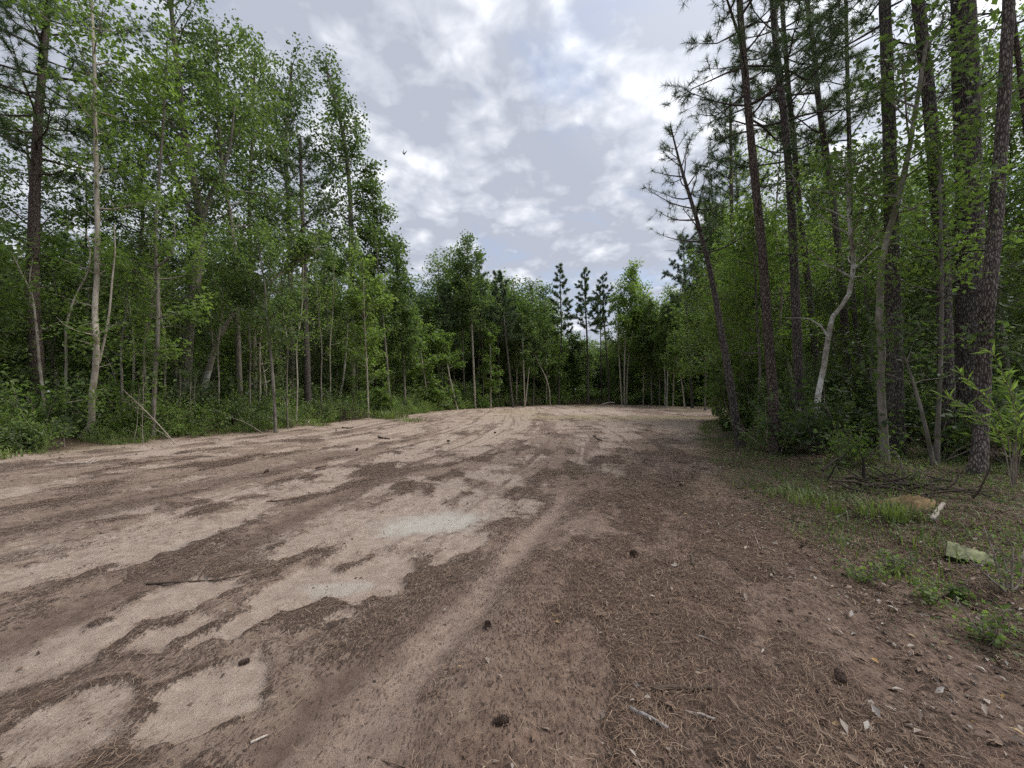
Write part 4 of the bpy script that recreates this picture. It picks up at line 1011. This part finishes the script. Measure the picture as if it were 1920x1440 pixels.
stick([(1470, 972), (1510, 985), (1545, 1000), (1560, 1003)], .012, .006, 'dark branch lying along the bank edge grass', 'stick_dark', name='fallen_branch', cat='branch', seed=13, side=[[(1510, 985), (1530, 975), (1550, 968)]])
stick([(1566, 975), (1576, 968), (1588, 961)], .013, .011, 'short grey cut stick in grass on the bank', 'stick_grey', seed=14, tint=.9)
stick([(1748, 978), (1758, 962), (1768, 948)], .026, .022, 'pale barked round limb piece below the orange sand mound', 'stick_pale', name='limb_piece', cat='limb piece', seed=15, tint=.55)
stick([(1349, 816), (1365, 820), (1378, 822)], .04, .03, 'dark fallen limb at the foot of the leaning slender pine', 'stick_dark', name='fallen_branch', cat='branch', seed=16)
stick([(1040, 805 + 20), (1055, 832), (1066, 829)], .03, .015, 'dark stick on far sand', 'stick_dark', seed=17) if False else None
stick([(1113, 818), (1120, 824), (1128, 827)], .03, .02, 'dark forked stick on distant ground straight ahead', 'stick_dark', seed=18, side=[[(1118, 823), (1117, 820), (1115, 817)]])
stick([(710, 820), (722, 823), (731, 824)], .035, .02, 'thick dark stick on distant sand, left of centre', 'stick_dark', seed=19)
stick([(642, 803), (652, 804), (663, 802)], .04, .02, 'dark stick lying just before the brush pile', 'stick_dark', seed=20)
stick([(1465, 1240 - 20), (1472, 1215), (1490, 1210)], .005, .004, 'small pale twig', 'stick_pale', seed=21) if False else None
stick([(690, 1420), (720, 1428), (760, 1440)], .003, .002, 'very thin twig curving at the lower edge of the litter', 'stick_dark', seed=22, tint=.9)
stick([(470, 1395), (485, 1388), (502, 1380)], .006, .004, 'small bleached twig beside the smooth track', 'stick_pale', seed=23, tint=.9)

def poles():
    # thin dead poles leaning in the brush under the pale saplings
    spec = [((330, 818), (235, 735), 13, .022, 'longest pale dead pole slanting low out of the brush'), ((325, 812), (195, 725), 14, .016, 'thin dead pole crossing behind the longest pale one'),
            ((422, 795), (335, 735), 17, .024, 'dead pole sloping through brush before the thick forked hardwood'), ((418, 796), (380, 752), 17.4, .022, 'short steep dead pole beneath the leaning white tree'),
            ((495, 812), (400, 765), 16.5, .016, 'reddish bent dead stem reaching down to the bare ground'), ((268, 832), (268, 700), 12.9, .010, 'upright thin dead stem at the wood edge'), ((338, 805), (337, 700), 15.5, .012, 'thin grey upright stem beneath the forked hardwood'),
            ((360, 808), (358, 720), 15.5, .014, 'straight pale upright stem ending in green sprays'), ((140, 800), (160, 745), 13.5, .012, 'short dead stem leaning between the pale saplings'), ((250, 826), (262, 730), 13.2, .010, 'thin leaning dead stem beside the bent pale tree'),
            ((545, 770), (529, 740), 20, .016, 'pale bare stem in brush right of the thin grey sapling'), ((533, 780), (545, 715), 20, .018, 'curved pale stem in brush right of the thin grey sapling')]
    for i, (a, b, D, r, lab) in enumerate(spec):
        rg = np.random.default_rng(700 + i)
        A = at(*a, D); A[2] = h1(A[0], A[1]); B = at(*b, D + rg.uniform(-.6, .6)); d = B - A
        P = np.array([[0, 0, 0], d * .35 + rg.normal(size=3) * .04, d * .7 + rg.normal(size=3) * .06, d * 1.05])
        mb = MB(); Q, R, _ = resample(P, np.linspace(r, r * .35, 4), .12); tube(mb, Q, R, 6, .6)
        for k in range(4):
            j = rg.integers(len(Q) // 3, len(Q) - 1); tube(mb, curve_path(rg, Q[j], unit(d) + rg.normal(size=3) * .6, rg.uniform(.25, .7), 4, 0, .2), np.linspace(r * .35, .003, 4), 4, .6)
        o = tag(link('dead_pole', mb.mesh('dead_pole'), M['deadwood']), lab, 'dead stem', 'dead stems leaning in the brush'); o.location = A
poles()

def brush_pile(label, spots, n, L, seed, tint, h, mat='stick_dark'):
    rg = np.random.default_rng(seed); mb = MB()
    c = np.array([*on_ground(*spots[0])]); e = np.array([*on_ground(*spots[1])]); z = h1(*c)
    for i in range(n):
        t = rg.random(); p = (c + (e - c) * t); b = np.array([p[0] - c[0] + rg.normal() * .3, p[1] - c[1] + rg.normal() * .3, rg.random() * h * .7])
        d = np.array([*(unit(e - c) * rg.choice([-1, 1])), rg.normal() * .25]) + rg.normal(size=3) * .5
        tube(mb, curve_path(rg, b, d, L * rg.uniform(.3, 1), 5, -.15, .2), np.linspace(rg.uniform(.008, .03), .004, 5), 5, np.clip(tint + rg.normal() * .25, 0, 1))
    V = np.concatenate(mb.v); V[:, 2] = np.maximum(V[:, 2], .01); mb.v = [V]; mb.tint = [np.concatenate(mb.tint)]
    o = tag(link('brush_pile', mb.mesh('brush_pile'), M[mat]), label, 'brush pile'); o.location = (c[0], c[1], z)
brush_pile('tangled heap of dark twigs at the foot of the stout tan trunk', ((612, 789), (675, 784)), 190, 1.7, 801, .4, .8)
brush_pile('long low heap of dead brush at the far edge under the bare stemmed pines', ((1062, 760), (1150, 759.5)), 200, 3.6, 802, .5, .9)
brush_pile('heap of dead sticks under the slim pole trees at the far edge', ((948, 763), (1010, 761)), 130, 3.0, 803, .3, 1.6)
brush_pile('bed of twigs and bark on the bank behind the orange sand mound', ((1640, 915), (1740, 918)), 70, .6, 804, .35, .16)

def raised(pts, D, r0, r1, label, mat, name, seed, sides=7, extra=(), cat='branch'):
    rg = np.random.default_rng(seed)
    P = np.array([at(a, b, D) for a, b in pts]); P[0][2] = h1(P[0][0], P[0][1]) + r0; P[1:, 1] += rg.normal(size=len(P) - 1) * .2
    base = P[0].copy(); mb = MB(); Q, R, _ = resample(P - base, np.linspace(r0, r1, len(P)), .1); tube(mb, Q, R, sides, .8, True, .06, rg)
    for e, a, b in extra:
        p = np.array([at(*q, D) for q in e]) - base; q, r, _ = resample(p, np.linspace(a, b, len(e)), .1); tube(mb, q, r, 5, .75, True)
    o = tag(link(name, mb.mesh(name), M[mat]), label, cat); o.location = base
    return o
raised([(583, 787), (598, 772), (608, 765), (622, 765)], 24.5, .055, .03, 'bleached bent branch sticking out of the brush pile by the stout tree', 'stick_pale', 'fallen_branch', 81, extra=[([(608, 766), (618, 772), (626, 764)], .025, .01), ([(607, 788), (615, 777), (624, 774)], .03, .015)])
raised([(540, 797), (548, 791), (565, 792), (577, 788), (580, 793)], 21.5, .05, .035, 'bleached knobbly log end pointing at the bare ground', 'stick_pale', 'log', 82, cat='log', extra=[([(548, 791), (547, 787)], .03, .015), ([(572, 790), (576, 798)], .035, .02)])
raised([(1128, 757), (1140, 755), (1152, 755)], 64, .14, .1, 'pale split log on top of the long far brush heap', 'stick_pale', 'log', 83, cat='log')

def log_chunk():
    # split pale log end, mossy underneath, on the bank
    rg = np.random.default_rng(91)
    x0, y0 = on_ground(1772, 1048); x1, y1 = on_ground(1862, 1056)
    z = h1((x0 + x1) / 2, (y0 + y1) / 2)
    L = math.hypot(x1 - x0, y1 - y0); n = 14; m = 12
    body, face = MB(), MB()
    xs = np.linspace(0, L, n); P = []
    for i in range(n):
        for j in range(m):
            a = math.pi + math.pi * j / (m - 1)
            r = .085 * (1 + .12 * rg.normal()) * (1 - .35 * (i / (n - 1)) ** 2)
            P.append([xs[i] + rg.normal() * .006, math.cos(a) * r, .085 + math.sin(a) * r])
    P = np.array(P); i = np.arange(n - 1)[:, None] * m; j = np.arange(m - 1)[None]
    body.add(P, np.stack([i + j, i + m + j, i + m + j + 1, i + j + 1], -1).reshape(-1, 4), None, .4)
    c = np.array([[xs[k], (P[k * m][1] + P[k * m + m - 1][1]) / 2, .085] for k in (0, n - 1)])
    for k, base in ((0, 0), (n - 1, (n - 1) * m)):
        ring = P[base:base + m]; V = np.vstack([ring, ring.mean(0)[None]]); body.add(V, None, [[q, q + 1, m] for q in range(m - 1)] + [[m - 1, 0, m]], .5)
    w = 7; F_ = []
    for k in range(n):
        a, b = P[k * m], P[k * m + m - 1]
        for q in range(w):
            t = q / (w - 1); v = a + (b - a) * t; F_.append([v[0], v[1], v[2] + .002 + (.018 * rg.random() if 0 < q < w - 1 else 0)])
    i = np.arange(n - 1)[:, None] * w; j = np.arange(w - 1)[None]
    face.add(np.array(F_), np.stack([i + j, i + w + j, i + w + j + 1, i + j + 1], -1).reshape(-1, 4), None, rg.uniform(.3, 1, len(F_)))
    e = empty('split_log', (x0, y0, z - .012), 'short split log with pale yellow face and mossy underside on the bank', 'log')
    e.rotation_euler = (.5, .06, math.atan2(y1 - y0, x1 - x0))
    link('bark_side', body.mesh('bark_side'), tint_mat('mossy_bark', [(0, (.02, .03, .015)), (1, (.06, .075, .03))], .9, .6, 40), e)
    link('split_face', face.mesh('split_face', False), tint_mat('split_wood', [(0, (.06, .075, .03)), (1, (.25, .25, .14))], .85, .7, 11), e)
log_chunk()

def sand_mound():
    rg = np.random.default_rng(92); x, y = on_ground(1718, 946); z = h1(x, y); mb = MB()
    nr, na = 10, 26; V = [[0, 0, .10]]
    for i in range(1, nr + 1):
        r = i / nr
        for j in range(na):
            a = j / na * 6.283; k = 1 + .18 * math.sin(a * 3 + 1) + .1 * math.sin(a * 5)
            V.append([math.cos(a) * r * .33 * k, math.sin(a) * r * .28 * k, .09 * (1 - r * r) + .012 * rg.normal() * (1 - r) - .02 * r])
    T_ = [[0, 1 + j, 1 + (j + 1) % na] for j in range(na)]
    Q = [[1 + i * na + j, 1 + (i + 1) * na + j, 1 + (i + 1) * na + (j + 1) % na, 1 + i * na + (j + 1) % na] for i in range(nr - 1) for j in range(na)]
    mb.add(np.array(V), Q, T_, .5)
    o = tag(link('sand_mound', mb.mesh('sand_mound'), tint_mat('ochre_sand', [(0, (.13, .085, .042)), (1, (.19, .125, .06))], .95, .6, 9)), 'small orange sand mound on the bank between the pine trunks', 'sand mound'); o.location = (x, y, z)
sand_mound()

def shrub(name, label, cat, x, y, h, wd, n, leaf, mat, seed, tint=.5, stems=9, group=None, spread=.07):
    rg = np.random.default_rng(seed); wood, lv = MB(), MB(); A, B = [], []
    for i in range(stems):
        az = rg.random() * 6.28; el = rg.uniform(.55, 1.45)
        d = np.array([math.cos(az) * math.cos(el) * wd / h * 1.3, math.sin(az) * math.cos(el) * wd / h * 1.3, math.sin(el)])
        Q = curve_path(rg, rg.normal(size=3) * [.05, .05, 0] * min(h * h, 1), d, h * rg.uniform(.7, 1.1), 6, up=.1, wob=.14); tube(wood, Q, np.linspace(.012 * h ** .5, .003, 6), 5, .5)
        for j in range(9):
            k = rg.integers(1, 5); b = Q[k] + (Q[min(k + 1, 5)] - Q[k]) * rg.random(); e = b + unit(rg.normal(size=3) + [0, 0, .2]) * h * rg.uniform(.1, .25)
            tube(wood, np.array([b, (b + e) / 2, e]), [.004, .003, .002], 3); A.append(b); B.append(e)
    scatter_leaves(lv, rg, np.array(A), np.array(B), n, spread, leaf, tint)
    return e_plant(name, label, cat, (x, y, h1(x, y) - .02), wood, lv, M['deadwood'], M[mat], group)

def e_plant(name, label, cat, loc, wood, lv, wm, lm, group=None):
    e = empty(name, loc, label, cat, group); link('stem', wood.mesh('stem'), wm, e); link('foliage', lv.mesh('foliage', False), lm, e); return e

def gp(px, py): return on_ground(px, py)
shrub('shrub', 'bright green broad leaved shrub beside the white crooked tree', 'shrub', *gp(1590, 872), .75, .6, 650, .075, 'leaf_bright', 611, .6, spread=.12)
shrub('shrub', 'low dark round shrub at the bank corner by the leaning slender pine', 'shrub', *gp(1368, 806), .75, .9, 1300, .09, 'leaf', 612, .4)
shrub('shrub', 'leafy shrub filling the gap between red streaked pine and straight grey pine', 'shrub', 8.1, 11.4, 2.3, 1.3, 3800, .09, 'leaf', 613, .55)
shrub('shrub', 'yellowish green shrub behind the leaning slender pine', 'shrub', 8.3, 14.5, 3.2, 1.7, 5200, .10, 'leaf_bright', 614, .5)
shrub('shrub', 'tall loose shrub behind the white crooked tree', 'shrub', 8.6, 10.2, 2.6, 1.4, 4200, .085, 'leaf_shrub_shade', 615, .7)
shrub('shrub', 'light green shrub spilling from the end of the long brush wall', 'shrub', -8.2, 40, 3.2, 2.6, 4200, .17, 'leaf_bright', 616, .4)
shrub('shrub', 'rounded green shrub just past the stout tan trunk', 'shrub', -9.6, 29.5, 2.4, 1.8, 3200, .14, 'leaf_bright', 617, .35)
shrub('shrub', 'dark leafy shrub at the far edge under the tall open crowned pine', 'shrub', 26.5, 58, 3.6, 3.2, 4200, .22, 'leaf', 618, .4)
shrub('shrub', 'low green shrub in the shaded corner left of the bare sapling', 'shrub', *gp(32, 838), .8, 1.1, 2400, .08, 'leaf', 619, .75)
shrub('shrub', 'loose sunlit shrub behind the bent pale tree', 'shrub', -15.2, 15.6, 4.2, 2.0, 5200, .11, 'leaf_bright', 620, .45)
for i, (px, py, h) in enumerate([(1645, 905, .35), (1545, 900, .4), (1700, 905, .5), (1890, 1110, .5), (1740, 1130, .22), (1620, 1090, .25), (1800, 1120, .12), (1690, 1075, .25), (1850, 1200, .3)]):
    x, y = gp(px, py)
    shrub('seedling', ['low seedling at the foot of the mossy pale trunk', 'leafy seedling near the white crooked tree', 'seedling in shade before the slanting mossy stem', 'dark bushy seedling at the view edge below the split log', 'little plant on leaf litter lowest down the bank', 'small plant on the clearing rim beside dark litter', 'tiny green seedling just in front of the split log', 'small seedling among dead leaves between grass and split log', 'seedling at the lowest view edge on dark litter'][i], 'seedling', x, y, h, h * .8, 190, .032, 'leaf_bright', 640 + i, .45, 5, 'seedlings on the bank', .03)

def pine_seedling(label, x, y, h, seed, L=.2, w=.006):
    rg = np.random.default_rng(seed); wood, lv = MB(), MB()
    Q = curve_path(rg, [0, 0, 0], [rg.normal() * .1, rg.normal() * .1, 1], h, 6, .1, .05); tube(wood, Q, np.linspace(.012, .006, 6), 6)
    TP, TD = [Q[-1]], [np.array([0, 0, 1.])]
    for i in range(12):
        k = rg.integers(2, 6); d = unit(rg.normal(size=3) + [0, 0, .6]); e = Q[k] + d * h * .22; tube(wood, np.array([Q[k], (Q[k] + e) / 2, e]), [.006, .004, .003], 4); TP += [e, (Q[k] + e) / 2]; TD += [d, d]
    tufts(lv, rg, np.array(TP), np.array(TD), 34, L, w, .75)
    e_plant('pine_seedling', label, 'pine seedling', (x, y, h1(x, y) - .02), wood, lv, M['deadwood'], M['needle'])
x, y = gp(122, 840); pine_seedling('bushy pine seedling between the two thin pale saplings', x, y, .75, 661, .22, .008)
pine_seedling('knee high pine seedling below the forked hardwood in brush', *(at(358, 700, 15.6)[:2]), 2.3, 662, .25, .009)
pine_seedling('feathery young pine at the view edge beside the scaly grey pine', 8.6, 6.9, 2.3, 663, .22, .005)
pine_seedling('young pine behind the straight grey pine at shoulder height', 7.9, 10.6, 1.9, 664, .18, .006)

def cane():
    # long narrow leaves on arching canes, close by on the bank
    rg = np.random.default_rng(671); wood, lv = MB(), MB(); P, D = [], []
    base = np.array([6.7, 5.35, 0]); base[2] = h1(base[0], base[1]) - .02
    for k, (px, py) in enumerate([(1770, 742), (1835, 790), (1800, 700), (1880, 700), (1900, 770), (1860, 660)]):
        tip = at(px, py, 5.3 - .1 * k) - base
        Q = np.array([[.03 * k, .02 * k, 0], tip * .4 + [.12, 0, .35], tip * .8 + [.08, 0, .12], tip]); Q, R, _ = resample(Q, np.linspace(.008, .003, 4), .08); tube(wood, Q, R, 5, .7)
        for j in range(len(Q) // 3, len(Q)):
            for _ in range(3):
                P.append(Q[j]); D.append(unit(Q[j] - Q[j - 1]) + rg.normal(size=3) * [.7, .7, .5])
    P = np.array(P); D = unit(np.array(D)); n = len(P); Nn = unit(np.cross(D, rg.normal(size=(n, 3)) + [0, 0, 1.5])); Nn *= np.sign(Nn[:, 2:3] + 1e-6)
    L = rg.uniform(.10, .2, n); leaf_quads(lv, P, Nn, D, L, L * .16, rg.uniform(.5, 1, n), .1)
    e_plant('cane_plant', 'arching cane plant with long narrow pale leaves before the scaly grey pine', 'cane plant', base, wood, lv, M['deadwood'], M['leaf_bright'])
cane()

def bird():
    mb = MB(); rg = np.random.default_rng(3)
    t = np.linspace(0, 1, 12); P = np.stack([t * .34 - .17, t * 0, -.02 * np.sin(t * 3.1)], 1)
    R = np.interp(t, [0, .08, .2, .45, .75, 1], [.006, .026, .03, .045, .028, .02]); tube(mb, P, R, 10, .2, True)
    for sgn in (-1, 1):
        V = []
        for i in range(7):
            q = i / 6; ch = .12 * (1 - q) ** .6 + .012; y = sgn * (.03 + .16 * q); z = .02 + .30 * q ** 1.1; x = -.03 + .09 * q * q
            for s in (-1, 1): V += [[x - ch * .5, y + s * .004, z], [x + ch * .5, y + s * .002, z]]
        V = np.array(V); Q = []
        for i in range(6):
            a = i * 4; b = a + 4; Q += [[a, a + 1, b + 1, b], [a + 3, a + 2, b + 2, b + 3], [a + 1, a + 3, b + 3, b + 1], [a + 2, a, b, b + 2]]
        mb.add(V, Q, None, .2)
    V = np.array([[.15, -.015, 0], [.15, .015, 0], [.27, .05, .0], [.27, -.05, 0], [.15, -.015, .008], [.15, .015, .008], [.27, .05, .006], [.27, -.05, .006]])
    mb.add(V, [[0, 1, 2, 3], [7, 6, 5, 4], [0, 4, 5, 1], [1, 5, 6, 2], [2, 6, 7, 3], [3, 7, 4, 0]], None, .2)
    o = tag(link('bird', mb.mesh('bird'), tint_mat('plumage', [(0, (.02, .022, .028)), (1, (.06, .06, .065))], .7)), 'small dark bird flying in the open sky', 'bird')
    o.scale = (.8,) * 3; o.location = at(757, 288, 27); o.rotation_euler = (math.radians(-15), math.radians(-52), math.radians(160))
bird()

# ------------------------------------------------------------------ sky, sun, camera
def world():
    w = bpy.data.worlds.new('World'); SC.world = w; w.use_nodes = True
    nt = w.node_tree; nd, ln = nt.nodes, nt.links; nd.clear()
    def math_(op, a, b):
        n = N(nd, 'ShaderNodeMath', operation=op)
        for i, v in enumerate((a, b)):
            if isinstance(v, (int, float)): n.inputs[i].default_value = v
            else: ln.new(v, n.inputs[i])
        return n.outputs[0]
    sky = N(nd, 'ShaderNodeTexSky', sky_type='NISHITA', sun_disc=False)
    sky.sun_elevation = math.radians(SUN_EL); sky.sun_rotation = math.radians(SUN_AZ); sky.air_density = 1; sky.dust_density = 2.5
    tc = N(nd, 'ShaderNodeTexCoord')
    sp = N(nd, 'ShaderNodeSeparateXYZ'); ln.new(tc.outputs['Generated'], sp.inputs[0])
    zz = math_('ADD', math_('MAXIMUM', sp.outputs[2], .0), .22)
    cx, cy = math_('DIVIDE', sp.outputs[0], zz), math_('DIVIDE', sp.outputs[1], zz)
    cb = N(nd, 'ShaderNodeCombineXYZ'); ln.new(cx, cb.inputs[0]); ln.new(cy, cb.inputs[1]); cb.inputs[2].default_value = 3.7
    def noise(scale, detail, rough, dist=0.0):
        n = N(nd, 'ShaderNodeTexNoise', i_Scale=scale, i_Detail=detail, i_Roughness=rough, i_Distortion=dist); ln.new(cb.outputs[0], n.inputs['Vector']); return n.outputs['Fac']
    big, puff, fine = noise(.9, 5, .5, .3), noise(3.6, 8, .58, .5), noise(12, 6, .55, .4)
    cov = math_('ADD', math_('MULTIPLY', big, .55), math_('MULTIPLY', puff, .45))
    gd = N(nd, 'ShaderNodeVectorMath', operation='DOT_PRODUCT'); ln.new(tc.outputs['Generated'], gd.inputs[0]); gd.inputs[1].default_value = Vector((110, 750, 720)).normalized()
    gp_ = ramp(nd, [(.988, (0, 0, 0)), (1, (.13, .13, .13))]); ln.new(gd.outputs['Value'], gp_.inputs[0])
    cov = math_('SUBTRACT', cov, gp_.outputs[0])
    cr = ramp(nd, [(.36, (.25, .25, .25)), (.50, (1, 1, 1))]); ln.new(cov, cr.inputs[0])
    vz = N(nd, 'ShaderNodeTexNoise', i_Scale=4.0, i_Detail=4.0); ln.new(cb.outputs[0], vz.inputs['Vector'])
    va = N(nd, 'ShaderNodeVectorMath', operation='MULTIPLY_ADD'); ln.new(vz.outputs['Color'], va.inputs[0]); va.inputs[1].default_value = (.22, .22, 0); ln.new(cb.outputs[0], va.inputs[2])
    vo = N(nd, 'ShaderNodeTexVoronoi', feature='SMOOTH_F1', i_Scale=5.5, i_Detail=2.0, i_Roughness=.5, i_Smoothness=.6); ln.new(va.outputs[0], vo.inputs['Vector'])
    cell = math_('SUBTRACT', .95, math_('MULTIPLY', vo.outputs['Distance'], 1.1))
    sh = math_('ADD', math_('ADD', math_('MULTIPLY', puff, .36), math_('MULTIPLY', cell, .22)), math_('ADD', math_('MULTIPLY', fine, .32), math_('MULTIPLY', big, .26)))
    col = ramp(nd, [(.46, (2.65, 2.85, 3.35)), (.55, (3.65, 3.85, 4.3)), (.645, (5.3, 5.4, 5.7))]); ln.new(sh, col.inputs[0])
    # thicker, brighter glow of cloud round the hidden sun
    sd = Vector((math.sin(math.radians(SUN_AZ)) * math.cos(math.radians(SUN_EL)), math.cos(math.radians(SUN_AZ)) * math.cos(math.radians(SUN_EL)), math.sin(math.radians(SUN_EL))))
    dt = N(nd, 'ShaderNodeVectorMath', operation='DOT_PRODUCT'); ln.new(tc.outputs['Generated'], dt.inputs[0]); dt.inputs[1].default_value = sd
    gl = ramp(nd, [(.60, (1, 1, 1)), (.82, (1.35, 1.34, 1.31)), (.93, (3.2, 3.1, 2.95)), (1, (6, 5.8, 5.5))]); ln.new(dt.outputs['Value'], gl.inputs[0])
    c2 = mixc(nd, ln, 1.0, col.outputs[0], gl.outputs[0], 'MULTIPLY')
    fin = mixc(nd, ln, cr.outputs[0], sky.outputs[0], c2)
    bg = N(nd, 'ShaderNodeBackground', i_Strength=.1); ln.new(fin, bg.inputs[0])
    o = N(nd, 'ShaderNodeOutputWorld'); ln.new(bg.outputs[0], o.inputs[0])
SUN_EL, SUN_AZ = 58, 76
world()
sun = bpy.data.lights.new('sun', 'SUN'); sun.energy = 1.5; sun.angle = math.radians(40); sun.color = (1, .95, .87)
so = bpy.data.objects.new('sun', sun); COL.objects.link(so)
a, e = math.radians(SUN_AZ), math.radians(SUN_EL)
so.rotation_euler = Vector((-math.sin(a) * math.cos(e), -math.cos(a) * math.cos(e), -math.sin(e))).to_track_quat('-Z', 'Y').to_euler()

cam = bpy.data.cameras.new('camera'); co = bpy.data.objects.new('camera', cam); COL.objects.link(co)
cam.sensor_width = 36; cam.lens = 36 * F / 1920; cam.shift_y = (HY - 720) / 1920
cam.clip_start = .05; cam.clip_end = 2000
co.location = (0, 0, EYE); co.rotation_euler = (math.pi / 2, 0, 0)
SC.camera = co

SC.view_settings.view_transform = 'Standard'; SC.view_settings.look = 'None'; SC.view_settings.exposure = .95; SC.view_settings.gamma = 1
SC.render.engine = 'CYCLES'
cy = SC.cycles
cy.max_bounces = 4; cy.diffuse_bounces = 2; cy.glossy_bounces = 1; cy.transmission_bounces = 2; cy.use_adaptive_sampling = True; cy.adaptive_threshold = .02; cy.transparent_max_bounces = 4
cy.use_denoising = False
